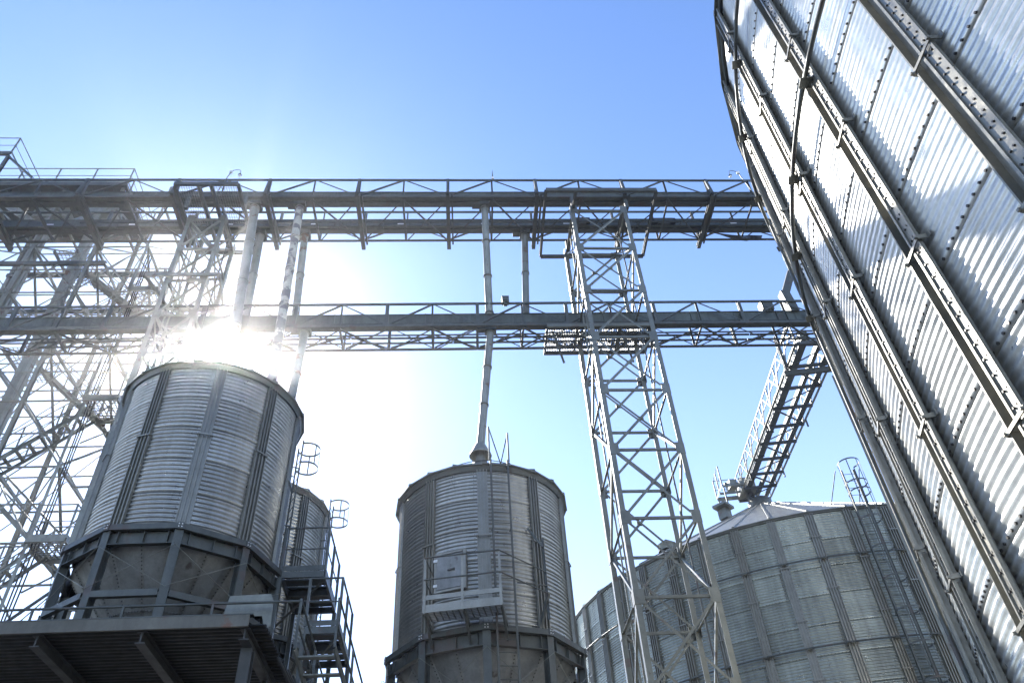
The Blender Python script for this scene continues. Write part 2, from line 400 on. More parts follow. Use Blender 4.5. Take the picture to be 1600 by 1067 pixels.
def hopper_silo(label, cx, cy, zring, eave, phi, zbase, brace_z, group, rods=True, bolts=True):
    """corrugated bin on a ten-sided ring beam with a bolted cone below and ten posts"""
    N = 10; d = 2*PI/N; R = 2.10; RR = 2.35
    t = thing('hopper_silo', label, 'silo', (cx, cy, zbase), 0.0, group)
    C = T(cx, cy, 0)
    nr = 5; top = eave - .10; zb = zring + .02; SH = (top-zb)/nr
    key = round(SH, 3)
    sh = mesh(('wall_sheet', key), sheet_mesh(R, d, SH, 8, .020, 8, 8), 'galvanised sheet', True)
    bl = mesh(('bolt_row', key), bolts_mesh([(-d/2 + d*(i+.5)/16, R+.010, -.012) for i in range(16)], .007, .008), 'galvanised profile')
    vb = mesh(('seam_bolts', key), bolts_mesh([(d/2-.20/R, R+.019, SH*(i+.25)/8) for i in range(8)], .008, .008), 'dark bolt steel')
    for k in range(N):
        for r in range(nr):
            o = put('wall_sheet', sh, C @ T(0, 0, zb+r*SH) @ RZ(phi+(k+.5)*d), t)
            if bolts:
                put('bolt_row', bl, C @ T(0, 0, zb+r*SH) @ RZ(phi+(k+.5)*d), o, True)
                if (k+r) % 2: put('seam_bolts', vb, C @ T(0, 0, zb+r*SH) @ RZ(phi+(k+.5)*d), o, True)
    # stiffeners: a lower and an upper length with a strap at the joint
    H = top - zb; L1 = H*.54
    for k in range(N):
        a = phi+k*d
        for nm, L, z0, w, dp in (('lower', L1, zb, .30, .070), ('upper', H-L1, zb+L1, .255, .058)):
            o = put('stiffener', mesh(('stiffener', nm, key), rib_mesh(R+.012, w, dp, L-.003), 'galvanised profile'), C @ T(0, 0, z0) @ RZ(a), t)
            bm = mesh(('rib_bolts', nm, key), bolts_mesh([(q*w/2/R, R+.012+dp*.25, L*(i+.5)/12) for i in range(12) for q in (-.33, .33)], .008, .012), 'dark bolt steel')
            if bolts: put('bolt_row', bm, C @ T(0, 0, z0) @ RZ(a), o, True)
        put('joint_strap', mesh(('small_strap',), lambda: MB().box((0, -R-.10, 0), (.33, .022, .035)).box((-.155, -R-.055, 0), (.02, .08, .035)).box((.155, -R-.055, 0), (.02, .08, .035)).out(), 'galvanised profile'),
            C @ T(0, 0, zb+L1) @ RZ(a), t)
    # ring beam: outer flange, recessed web with stiffening ribs and a lower lip, per side
    rc = RR*math.cos(d/2); half = RR*math.sin(d/2)
    fl = mesh(('ring_flange',), lambda: MB().box((0, -rc+.03, -.06), (half*2-.006, .10, .125)).out(), 'grey painted steel')
    def web():
        mb = MB(); mb.box((0, -rc+.12, -.27), (half*2-.09, .012, .29)); mb.box((0, -rc+.075, -.42), (half*2-.07, .11, .014)); return mb.out()
    wb = mesh(('ring_web',), web, 'grey painted steel')
    gp = mesh(('web_rib',), lambda: MB().box((0, -rc+.075, -.265), (.012, .075, .26)).out(), 'grey painted steel')
    np_ = mesh(('node_plate',), lambda: MB().box((0, -RR-.012, -.06), (.13, .014, .15)).out(), 'grey painted steel')
    nb = mesh(('node_bolts',), bolts_mesh([(q*.03/RR, RR+.019, -.06+w*.03) for q in (-1, 1) for w in (-1, 1)], .012, .014), 'white sticker')
    for k in range(N):
        M = C @ T(0, 0, zring) @ RZ(phi+(k+.5)*d)
        put('ring_flange', fl, M, t); o = put('ring_web', wb, M, t)
        for s in (-.33, 0.02, .35): put('web_rib', gp, M @ T(s*half*2, 0, 0), o)
        Mv = C @ T(0, 0, zring) @ RZ(phi+k*d)
        o = put('node_plate', np_, Mv, t); put('node_bolts', nb, Mv, o, True)
    # posts
    def post():
        L = zring-.13-zbase; mb = MB()
        mb.box((0, -RR+.045, zbase+L/2), (.17, .016, L)); mb.box((0, -RR+.13, zbase+L/2), (.014, .154, L)); mb.box((0, -RR+.215, zbase+L/2), (.17, .016, L))
        mb.box((0, -RR+.13, zbase+.01), (.3, .3, .02)); return mb.out()
    pm = mesh(('post', round(zring-zbase, 2)), post, 'grey painted steel')
    for k in range(N): put('post', pm, C @ RZ(phi+k*d), t)
    def V(k, z, r=RR-.03): a = phi+k*d; return Vector((cx+r*math.sin(a), cy-r*math.cos(a), z))
    for k in range(N):
        for bz in brace_z:
            dirv = (V(k+1, 0)-V(k, 0)).normalized()*.095
            bar('ring_brace', V(k, bz)+dirv, V(k+1, bz)-dirv, .10, .13, 'grey painted steel', t, 'channel')
        if rods:
            zl = brace_z[0]
            bar('tie_rod', V(k, zring-.5, RR+.03), V(k+1, zl+.1, RR+.03), .014, .014, 'pale galvanised steel', t, 'rod')
            bar('tie_rod', V(k+1, zring-.5, RR+.055), V(k, zl+.1, RR+.055), .014, .014, 'pale galvanised steel', t, 'rod')
    # hopper cone: two tiers of lapped plates with rows of bolts on the seams
    z0 = zring-.36; r0 = 2.03; zm = z0-1.02; r1 = 1.16; z2 = zm-1.05; r2 = .26; hd = 2*PI/20
    def plate(ra, za, rb, zb_, lap):
        def b():
            v = []; f = []; n = 3
            for i in range(n+1):
                a = -hd/2*1.06 + hd*1.06*i/n; e = .010*(i/n)
                v += [((ra+e)*math.sin(a), -(ra+e)*math.cos(a), za), ((rb+e)*math.sin(a), -(rb+e)*math.cos(a), zb_-lap)]
            for i in range(n): f.append((2*i, 2*i+1, 2*i+3, 2*i+2))
            o = len(v)
            v += [((r+.0-.012)*math.sin(hd*.53), -(r-.012)*math.cos(hd*.53), z) for r, z in ((ra, za), (rb, zb_-lap))]
            f.append((2*n, 2*n+1, o+1, o)); return v, f
        return b
    up_ = mesh(('hopper_plate', 'u'), plate(r0, 0, r1, zm-z0, .0), 'hopper plate', True)
    lo_ = mesh(('hopper_plate', 'l'), plate(r1+.012, 0.03, r2, z2-zm, 0), 'hopper plate', True)
    ub = mesh(('hopper_bolts', 'u'), bolts_mesh([(hd*.47, r0+(r1-r0)*(i+.5)/18+.018, (zm-z0)*(i+.5)/18) for i in range(18)] + [(-hd/2+hd*(i+.5)/6, r1+.03, zm-z0+.02) for i in range(6)], .014, .016), 'dark bolt steel')
    lb = mesh(('hopper_bolts', 'l'), bolts_mesh([(hd*.44, r1+(r2-r1)*(i+.5)/15+.03, (z2-zm)*(i+.5)/15) for i in range(15)], .013, .016), 'dark bolt steel')
    for k in range(20):
        M = C @ T(0, 0, z0) @ RZ(phi+(k+.5)*hd); o = put('hopper_plate', up_, M, t); put('bolt_row', ub, M, o, True)
        M = C @ T(0, 0, zm) @ RZ(phi+(k+.5)*hd); o = put('hopper_plate', lo_, M, t); put('bolt_row', lb, M, o, True)
    one('outlet_spout', MB().add(*revolve([(.27, z2+.1), (.27, z2-.35), (.31, z2-.35), (.31, z2-.40), (.2, z2-.40)], 20)), 'grey painted steel', t, True, False, C)
    # cone roof
    one('eave_flashing', MB().add(*revolve([(R+.02, eave-.13), (R+.055, eave-.13), (R+.105, eave-.012), (R+.02, eave-.012)], 60)), 'grey painted steel', t, False, False, C)
    zt = eave+1.18
    rp = mesh(('roof_panel', 'hopper'), roof_panel_mesh(R+.17, .30, 0, 1.18, hd*1.03, .02, .06), 'pale galvanised steel')
    for k in range(20): put('roof_panel', rp, C @ T(0, 0, eave) @ RZ(phi+(k+.5)*hd), t)
    one('roof_collar', MB().add(*revolve([(.34, zt-.03), (.34, zt+.10), (.25, zt+.10), (.22, zt+.34), (.001, zt+.36)], 24)), 'pale galvanised steel', t, True, False, C)
    # hoop rail on the roof
    rp_ = [(1.25*math.sin(a), -1.25*math.cos(a), eave+.78+.02*math.sin(3*a)) for a in [2*PI*i/40 for i in range(41)]]
    one('roof_hoop_rail', MB().sweep(rp_, .012, 6), 'grey painted steel', t, True, False, C)
    return t, C, R

def polar(cx, cy, r, a, z): return Vector((cx+r*math.sin(a), cy-r*math.cos(a), z))
def ladder(t, cx, cy, r, a, z0, z1, w=.42, mat='grey painted steel', step=.28, rail=.032):
    """ladder standing off a cylinder wall at angle a, rungs are parts"""
    tv = Vector((math.cos(a), math.sin(a), 0)); c = polar(cx, cy, r, a, 0)
    for s in (-1, 1): bar('ladder_rail', c+tv*s*w/2+Vector((0, 0, z0)), c+tv*s*w/2+Vector((0, 0, z1)), rail*1.5, rail, mat, t, 'box', (math.sin(a), -math.cos(a), 0))
    z = z0+.12
    while z < z1-.05:
        bar('rung', c-tv*w/2+Vector((0, 0, z)), c+tv*w/2+Vector((0, 0, z)), .02, .02, mat, t, 'rod'); z += step
    z = z0+.6
    while z < z1:
        for s in (-1, 1):
            p = c+tv*s*w/2+Vector((0, 0, z)); q = p - Vector((math.sin(a), -math.cos(a), 0))*.16
            bar('standoff', p, q, .03, .02, mat, t)
        z += 1.7
def cage(t, cx, cy, r, a, zs, rad=.36, mat='grey painted steel', bars=5, sweep=1.5*PI):
    """ladder safety cage: hoops at heights zs with upright straps"""
    n = Vector((math.sin(a), -math.cos(a), 0)); tv = Vector((math.cos(a), math.sin(a), 0)); c = polar(cx, cy, r, a, 0)+n*rad*.72
    def P(q, z): return c + n*math.cos(q)*rad + tv*math.sin(q)*rad + Vector((0, 0, z))
    for z in zs:
        mb = MB(); K = 16
        for i in range(K):
            q0 = -sweep/2*1.0+sweep*i/K; q1 = -sweep/2+sweep*(i+1)/K
            mb.bar(P(q0, z), P(q1, z), .008, .055)
        one('cage_hoop', mb, mat, t)
    for i in range(bars):
        q = -sweep/2+sweep*i/(bars-1)
        bar('cage_strap', P(q, zs[0]), P(q, zs[-1]), .035, .008, mat, t, 'box', n*math.cos(q)+tv*math.sin(q))
def railing(t, pts, h=1.05, mat='grey painted steel', mid=(.5,), post=.045, toe=True, every=1.6):
    """posts, top and mid rails and a toe board along a polyline of floor points"""
    for a, b in zip(pts[:-1], pts[1:]):
        a = Vector(a); b = Vector(b); n = max(1, int(round((b-a).length/every)))
        for i in range(n+1):
            p = a+(b-a)*i/n; bar('railing_post', p, p+Vector((0, 0, h)), post, post, mat, t)
        bar('handrail', a+Vector((0, 0, h)), b+Vector((0, 0, h)), .045, .045, mat, t, 'tube')
        for q in mid: bar('mid_rail', a+Vector((0, 0, h*q)), b+Vector((0, 0, h*q)), .03, .03, mat, t, 'tube')
        if toe: bar('toe_board', a+Vector((0, 0, .07)), b+Vector((0, 0, .07)), .008, .12, mat, t)
def grating(t, o, eu, ev, w, l, mat='grey painted steel', pitch=.10, th=.03, stuff=True, bw=.028):
    """open floor of bearing bars and cross rods"""
    mb = MB(); o = Vector(o); eu = Vector(eu); ev = Vector(ev); n = int(w/pitch)
    for i in range(n+1): mb.bar(o+eu*(i*w/n), o+eu*(i*w/n)+ev*l, bw, th)
    k = int(l/.13)
    for i in range(k+1): mb.bar(o+ev*(i*l/k)+Vector((0, 0, -.004)), o+ev*(i*l/k)+eu*w+Vector((0, 0, -.004)), bw, th*.6)
    return one('floor_grating', mb, mat, t, False, stuff)

# ------------------------------------------------------------------ the big silos
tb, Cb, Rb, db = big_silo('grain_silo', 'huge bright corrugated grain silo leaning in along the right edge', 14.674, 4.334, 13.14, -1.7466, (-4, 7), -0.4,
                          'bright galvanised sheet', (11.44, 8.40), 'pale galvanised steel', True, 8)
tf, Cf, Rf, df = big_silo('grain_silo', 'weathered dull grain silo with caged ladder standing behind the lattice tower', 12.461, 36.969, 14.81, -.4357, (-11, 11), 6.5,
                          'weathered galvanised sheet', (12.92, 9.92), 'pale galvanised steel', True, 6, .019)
tb['group'] = tf['group'] = 'large flat-bottom grain silos'
# ladder run and conduit on the left flank of the near silo
A_L = -2.24
RL = Rb+.36
ladder(tb, 14.674, 4.334, RL, A_L, GZ, 9.0, .36, 'pale galvanised steel', .3, .035)
bar('conduit', polar(14.674, 4.334, Rb+.14, -2.03, GZ), polar(14.674, 4.334, Rb+.14, -2.03, 11.0), .06, .06, 'grey painted steel', tb, 'tube')
# caged ladder, roof hatch, vents on the far silo
AF = -.4357+df*3.35
ladder(tf, 12.461, 36.969, Rf+.30, AF, 6.6, 16.2, .45, 'grey painted steel', .3, .045)
cage(tf, 12.461, 36.969, Rf+.30, AF, [7.2+1.12*i for i in range(8)]+[15.4, 16.3], .40, 'grey painted steel', 6)
for s in (-1, 1):
    p = polar(12.461, 36.969, Rf+.30, AF, 16.2)+Vector((math.cos(AF), math.sin(AF), 0))*.45*s
    bar('gooseneck_rail', p, p+Vector((.1*s, 1.2, -.75)), .04, .04, 'pale galvanised steel', tf, 'tube')
# landing with railing low on the ladder
pl = [polar(12.461, 36.969, Rf+.15+q, AF+s, 6.9) for q, s in ((.0, -.12), (1.0, -.12), (1.0, .12), (.0, .12))]
railing(tf, pl, 1.1, 'grey painted steel', (.5,), .05)
bar('landing_beam', pl[1], pl[2], .08, .14, 'grey painted steel', tf, 'channel')
def roofpt(r, a, dz=0): return polar(12.461, 36.969, r, a, 14.79+(Rf+.13-r)*math.tan(math.radians(32.2))+dz)
def vent(a, r, s=1.0):
    p = roofpt(r, a); mb = MB(); mb.box(p+Vector((0, 0, .25*s)), (.45*s, .45*s, .6*s), a)
    mb.box(p+Vector((0, -.1*s, .60*s)), (.75*s, .85*s, .14*s), a); one('roof_vent', mb, 'pale galvanised steel', tf)
vent(-.74, 4.3, .95); vent(1.1, 8.5, 1.2); vent(2.4, 8.5, 1.2)
hp = roofpt(8.2, -.88)
one('roof_hatch', MB().add(*revolve([(.42, -.1), (.42, .18), (.44, .2), (.001, .52)], 16)), 'pale galvanised steel', tf, True, False, T(*hp))

# ------------------------------------------------------------------ hopper silos
GRP = 'corrugated hopper silos on posts'
DECK = 6.25
tl, Cl, Rl = hopper_silo('large hopper silo on the dark deck, its roof edge right below the sun', -7.842, 16.084, 8.60, 13.0, .392, DECK, (7.12,), GRP)
t3, C3, R3 = hopper_silo('small hopper silo half hidden behind the silo below the sun', -8.2, 21.0, 8.60, 13.0, .392, DECK, (7.12,), GRP, True, False)
tc_, Cc, Rc = hopper_silo('free-standing hopper silo with a hatch, landing and ladder in the middle', -1.115, 18.392, 7.0, 11.05, .073, GZ, (5.2, 2.0), GRP)
CX, CY = -1.115, 18.392
# ladder and gooseneck rails of the middle silo
AL = .073+.175
ladder(tc_, CX, CY, Rc+.34, AL, GZ, 11.05, .42, 'grey painted steel', .27, .03)
for s, ht in ((-1, 1.0), (1, .85)):
    p = polar(CX, CY, Rc+.36, AL, 11.0)+Vector((math.cos(AL), math.sin(AL), 0))*.24*s
    bar('ladder_head_rail', p, p+Vector((0, 0, ht)), .045, .045, 'pale galvanised steel', tc_, 'tube')
    bar('ladder_head_rail', p+Vector((0, 0, ht)), p+Vector((-.25*s, .75, .35)), .03, .03, 'grey painted steel', tc_, 'tube')
# hatch door
def door_mesh():
    mb = MB(); w = .30
    mb.box((0, -Rc-.085, .42), (.62, .05, .80)); return mb.out()
AD = .073-.365
o = put('hatch_door', mesh('hatch_door', door_mesh, 'hopper plate'), Cc @ T(0, 0, 7.93) @ RZ(AD), tc_)
put('handle', mesh('door_handle', lambda: MB().box((.05, -Rc-.13, .44), (.16, .03, .03)).box((.12, -Rc-.12, .44), (.03, .05, .05)).out(), 'dark bolt steel'), Cc @ T(0, 0, 7.93) @ RZ(AD), o)
put('hatch_frame', mesh('hatch_frame', lambda: MB().box((-.34, -Rc-.05, .42), (.05, .12, .92)).box((.36, -Rc-.05, .42), (.06, .12, .92)).box((0, -Rc-.05, .87), (.64, .12, .05)).box((0, -Rc-.05, -.02), (.64, .12, .05)).box((.40, -Rc-.10, .42), (.012, .02, .95)).out(), 'galvanised profile'), Cc @ T(0, 0, 7.93) @ RZ(AD), tc_)
for zq in (.12, .72): put('hinge', mesh('hinge', lambda: MB().box((-.33, -Rc-.115, 0), (.09, .03, .06)).out(), 'white sticker'), Cc @ T(0, 0, 7.93+zq) @ RZ(AD), o)
# landing below the hatch
AP = .073-.165; tv = Vector((math.cos(AP), math.sin(AP), 0)); nv = Vector((math.sin(AP), -math.cos(AP), 0))
c0 = polar(CX, CY, Rc+.06, AP, 7.16)
zf = Vector((0, 0, .03))
grating(tc_, c0-tv*.78+nv*.10+zf, nv, tv, .62, 1.56, 'galvanised profile', .075, .03)
for s in (-.8, .02, .8): bar('landing_bracket', c0+tv*s+nv*.76-Vector((0, 0, .07)), c0+tv*s-nv*.05-Vector((0, 0, .16)), .05, .10, 'grey painted steel', tc_, 'channel')
for s in (-.8, .02, .8): bar('landing_brace', c0+tv*s+nv*.6-Vector((0, 0, .1)), c0+tv*s-nv*.02-Vector((0, 0, .5)), .05, .05, 'grey painted steel', tc_, 'angle')
for a_, b_ in ((-.84, -.015), (.005, .84)):
    bar('landing_edge', c0+tv*a_+nv*.78, c0+tv*b_+nv*.78, .03, .17, 'galvanised profile', tc_)
    bar('toe_board', c0+tv*a_+nv*.78+Vector((0, 0, .24)), c0+tv*b_+nv*.78+Vector((0, 0, .24)), .02, .10, 'galvanised profile', tc_)
for s in (-.80, 0, .80):
    bar('railing_post', c0+tv*s+nv*.80-Vector((0, 0, .1)), c0+tv*s+nv*.80+Vector((0, 0, 1.12)), .05, .03, 'galvanised profile', tc_)
for zq in (.62, 1.12):
    bar('handrail', c0-tv*.80+nv*.83+Vector((0, 0, zq)), c0+tv*.80+nv*.83+Vector((0, 0, zq)), .035, .035, 'grey painted steel', tc_, 'tube')
    p = c0+tv*.80+nv*.83+Vector((0, 0, zq)); bar('handrail', p, polar(CX, CY, Rc+.32, .073+.60, p.z-.0), .03, .03, 'grey painted steel', tc_, 'tube')
    p = c0-tv*.80+nv*.83+Vector((0, 0, zq)); bar('handrail', p, c0-tv*.80+Vector((0, 0, zq)), .03, .03, 'grey painted steel', tc_, 'tube')
bar('handrail', polar(CX, CY, Rc+.32, AL+.12, 7.9), polar(CX, CY, Rc+.32, .073+.60, 7.95), .03, .03, 'grey painted steel', tc_, 'tube')
bar('stay_strut', polar(CX, CY, Rc+.30, .073+.60, 7.2), polar(CX, CY, Rc+.30, .073+.60, 9.15), .05, .05, 'grey painted steel', tc_, 'angle')
bar('stay_strut', polar(CX, CY, Rc+.05, .073+.50, 9.45), polar(CX, CY, Rc+.30, .073+.60, 8.9), .05, .05, 'grey painted steel', tc_, 'angle')
bar('stay_strut', polar(CX, CY, Rc+.05, .073+.58, 7.1), polar(CX, CY, Rc+.35, .073+.60, 7.75), .06, .06, 'grey painted steel', tc_, 'angle')
# caged ladders on the right of the left-hand pair
for (tx, cx_, cy_, aa, zc_) in ((tl, -7.842, 16.084, 2.12, 12.15), (t3, -8.2, 21.0, 1.60, 12.65)):
    ladder(tx, cx_, cy_, 2.10+.20, aa, DECK, zc_+.7, .42, 'grey painted steel', .28, .032)
    cage(tx, cx_, cy_, 2.10+.20, aa, [zc_, zc_+.6], .31, 'pale galvanised steel', 5)
# sheet of cladding leaning on the railing in front of the silo
# ------------------------------------------------------------------ deck carrying the left-hand silos
td = thing('silo_deck', 'dark steel deck seen from below at the bottom left, under the silos', 'platform', tuple(W(-8, 19, GZ)))
def deck_sheet():
    mb = MB(); v = []; f = []; n = int((27-13.70)/.125)
    prof = []
    y = 13.70
    while y < 27:
        prof += [(y, 6.06), (y+.05, 6.06), (y+.075, 6.11), (y+.125, 6.11)]; y += .15
    for (vv, z) in prof: v += [tuple(W(-15.5, vv, z)), tuple(W(-3.52, vv, z)), tuple(W(-15.5, vv, z+.012)), tuple(W(-3.52, vv, z+.012))]
    for i in range(len(prof)-1):
        a = 4*i; f += [(a, a+1, a+5, a+4), (a+2, a+6, a+7, a+3), (a+1, a+3, a+7, a+5)]
    return v, f
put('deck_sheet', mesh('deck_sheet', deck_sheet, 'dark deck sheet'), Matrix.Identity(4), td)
bar('fascia_beam', W(-15.5, 13.66, 6.14), W(-3.80, 13.66, 6.14), .05, .205, 'fascia steel', td)
bar('fascia_beam', W(-15.5, 13.70, 6.255), W(-3.74, 13.70, 6.255), .14, .02, 'grey painted steel', td)
for i, uu in enumerate((-3.86, -5.62, -7.38, -9.14, -10.9, -12.66, -14.4)):
    bar('deck_beam', W(uu, 13.74, 5.94), W(uu, 26.8, 5.94), .17, .21, 'shaded beam steel', td, 'ibeam')
for vv in (17.0, 20.5, 24.0): bar('cross_beam', W(-15.4, vv, 5.72), W(-3.7, vv, 5.72), .16, .22, 'shaded beam steel', td, 'ibeam')
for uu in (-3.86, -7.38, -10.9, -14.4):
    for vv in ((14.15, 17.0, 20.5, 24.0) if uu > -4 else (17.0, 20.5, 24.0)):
        bar('column', W(uu, vv, GZ), W(uu, vv, 5.82), .2, .2, 'shaded beam steel', td, 'ibeam')
        if vv < 24: bar('knee_brace', W(uu+.02, vv+.1, 4.4), W(uu+.02, vv+1.5, 5.8), .08, .09, 'shaded beam steel', td, 'channel')
    if uu > -4: bar('bracing', W(uu, 14.3, 2.0), W(uu, 17.0, 5.6), .09, .09, 'shaded beam steel', td, 'angle')
railing(td, [W(-15.4, 13.74, 6.27), W(-2.95, 13.74, 6.27)], .24, 'grey painted steel', (), .035, False, 1.55)
# stair from the deck down to the right
ts = thing('steel_stair', 'steel stair with handrail dropping from the deck corner', 'stairs', tuple(W(-3.0, 15.5, GZ)))
A0 = W(-3.25, 15.1, 6.2); A1 = W(-2.3, 18.6, 3.4)
for du in (0, .75):
    o_ = UU*du
    bar('stringer', A0+o_, A1+o_, .04, .13, 'pale galvanised steel', ts, 'channel')
for i in range(12):
    q = A0+(A1-A0)*((i+.5)/12); bar('tread', q+UU*.03, q+UU*.72, .14, .03, 'pale galvanised steel', ts)
for i in range(5):
    q = A0+(A1-A0)*(i/4); bar('railing_post', q, q+Vector((0, 0, 1.0)), .045, .045, 'grey painted steel', ts)
    q = q+UU*.75; bar('railing_post', q, q+Vector((0, 0, 1.0)), .045, .045, 'grey painted steel', ts)
for du in (0, .75):
    for h in (.5, 1.0): bar('handrail', A0+UU*du+Vector((0, 0, h)), A1+UU*du+Vector((0, 0, h)), .04, .04, 'grey painted steel', ts, 'tube')
tk = thing('cable_bundle', 'thick black cables running down beside the deck edge', 'cable', tuple(W(-3.3, 15.3, 6)))
for i in range(4):
    p0 = W(-3.42+.06*i, 14.6+.2*i, 5.85-.04*i); p1 = W(-2.55+.05*i, 17.3, 4.6-.06*i)
    pts = [p0+(p1-p0)*(j/10)+Vector((0, 0, -.12*math.sin(PI*j/10))) for j in range(11)]
    one('cable', MB().sweep(pts, .03, 8), 'black rubber', tk, True)
# landings between the left-hand silos
def landing(label, u0, u1, v0, v1, z, legs=True, open_=0):
    t = thing('landing', label, 'platform', tuple(W((u0+u1)/2, (v0+v1)/2, z)), 0, 'landings right of the deck silos')
    n = 5
    for i in range(n):
        vv = v0+(v1-v0)*(i+.5)/n; bar('floor_plank', W(u0, vv, z), W(u1, vv, z), (v1-v0)/n*.78, .03, 'grey painted steel', t)
    for vv in (v0, (v0+v1)/2, v1): bar('floor_beam', W(u0, vv, z-.09), W(u1, vv, z-.09), .06, .15, 'grey painted steel', t, 'channel')
    for uu in (u0, u1): bar('edge_beam', W(uu, v0, z-.085), W(uu, v1, z-.085), .05, .16, 'grey painted steel', t, 'channel')
    railing(t, [W(u0, v0, z), W(u1, v0, z), W(u1, v1, z)], 1.08, 'grey painted steel', (.5,), .055, True, .75)
    for uu in (u0, u1):
        bar('knee_brace', W(uu, v0+.1, z-.15), W(u0-.5, (v0+v1)/2, z-1.2), .06, .06, 'grey painted steel', t, 'angle')
    if legs:
        for uu, vv in ((u0, v1), (u1, v1), (u0, v0)): bar('support_post', W(uu, vv, GZ), W(uu, vv, z-.17), .09, .09, 'grey painted steel', t)
    return t
landing('higher railed landing beside the silo below the sun', -4.12, -3.15, 16.65, 18.5, 8.6)
landing('lower railed landing jutting out against the sky', -3.38, -2.68, 16.4, 18.25, 7.2)
tp = thing('cladding_sheet', 'pale flat sheet standing on the deck edge before the silo posts', 'sheet', tuple(W(-3.95, 14.0, 6.27)))
def plate():
    pts = [(-.42, 0), (.28, 0), (.36, -.26), (.46, -.2), (.44, .28), (.38, .42), (-.36, .40)]
    return extrude(pts, -.008, .008)
put('panel', mesh('clad', plate, 'pale galvanised steel'), T(*W(-3.95, 13.98, 6.36)) @ RZ(YAW) @ Matrix.Rotation(PI/2, 4, 'X'), tp)

# ------------------------------------------------------------------ lattice support towers
def lattice_tower(label, uc, vc, w, dp, ztop, step, rot, leg=.135, br=.062, zb=GZ, group='lattice towers under the bridges'):
    c = W(uc, vc, 0); t = thing('lattice_tower', label, 'tower', (c.x, c.y, zb), rot, group)
    eu = Vector((math.cos(rot), math.sin(rot), 0)); ev = Vector((-math.sin(rot), math.cos(rot), 0))
    def P(i, j, z): return Vector((c.x, c.y, z))+eu*(w/2*i)+ev*(dp/2*j)
    for i in (-1, 1):
        for j in (-1, 1): bar('leg', P(i, j, zb), P(i, j, ztop+.05), leg, leg, 'pale galvanised steel', t, 'angle', ev, -i)
    n = int((ztop-zb)/step)
    for k in range(n+1):
        z = ztop-k*step
        for j in (-1, 1):
            bar('strut', P(-1, j, z), P(1, j, z), br, br*1.1, 'pale galvanised steel', t, 'angle')
        for i in (-1, 1): bar('strut', P(i, -1, z), P(i, 1, z), br, br, 'pale galvanised steel', t, 'angle')
        for i in (-1, 1):
            for j in (-1, 1):
                g_ = P(i, j, z)+ev*(j*leg*.53)-eu*(i*.05)
                box('gusset_plate', g_, (.24, .012, .36), 'pale galvanised steel', t, rot)
                g_ = P(i, j, z)+eu*(i*leg*.53)-ev*(j*.05)
                box('gusset_plate', g_, (.012, .24, .34), 'pale galvanised steel', t, rot)
        if k < n:
            z2 = z-step
            for j in (-1, 1):
                s = -j*.012
                bar('brace', P(-1, j, z)+ev*s, P(1, j, z2)+ev*s, br, br*.9, 'pale galvanised steel', t, 'angle', ev)
                bar('brace', P(1, j, z)-ev*s*4, P(-1, j, z2)-ev*s*4, br, br*.9, 'pale galvanised steel', t, 'angle', ev)
                box('brace_plate', P(0, j, (z+z2)/2)+ev*.02*j, (.16, .014, .13), 'pale galvanised steel', t, rot)
            for i in (-1, 1):
                m_ = P(i, 0, (z+z2)/2)
                sg = 1 if k % 2 else -1; bar('brace', P(i, -sg, z), P(i, sg, z2), br, br*.9, 'pale galvanised steel', t, 'angle', eu)
    for s in (-.3, .12): bar('ladder_rail', P(-1, s, zb)+eu*.05, P(-1, s, ztop)+eu*.05, .045, .03, 'pale galvanised steel', t)
    bar('conduit', P(1, .15, zb), P(1, .15, ztop), .05, .05, 'grey painted steel', t, 'tube')
    return t, P
t1, P1 = lattice_tower('wide pale lattice tower carrying both bridges in front of the weathered silo', 4.81, 18.05, 1.857, 2.01, 22.19, 2.042, .101)
t2, P2 = lattice_tower('slim lattice tower rising behind the silo below the sun', -8.72, 18.05, 1.15, 1.35, 22.15, 1.55, YAW, .12, .06)

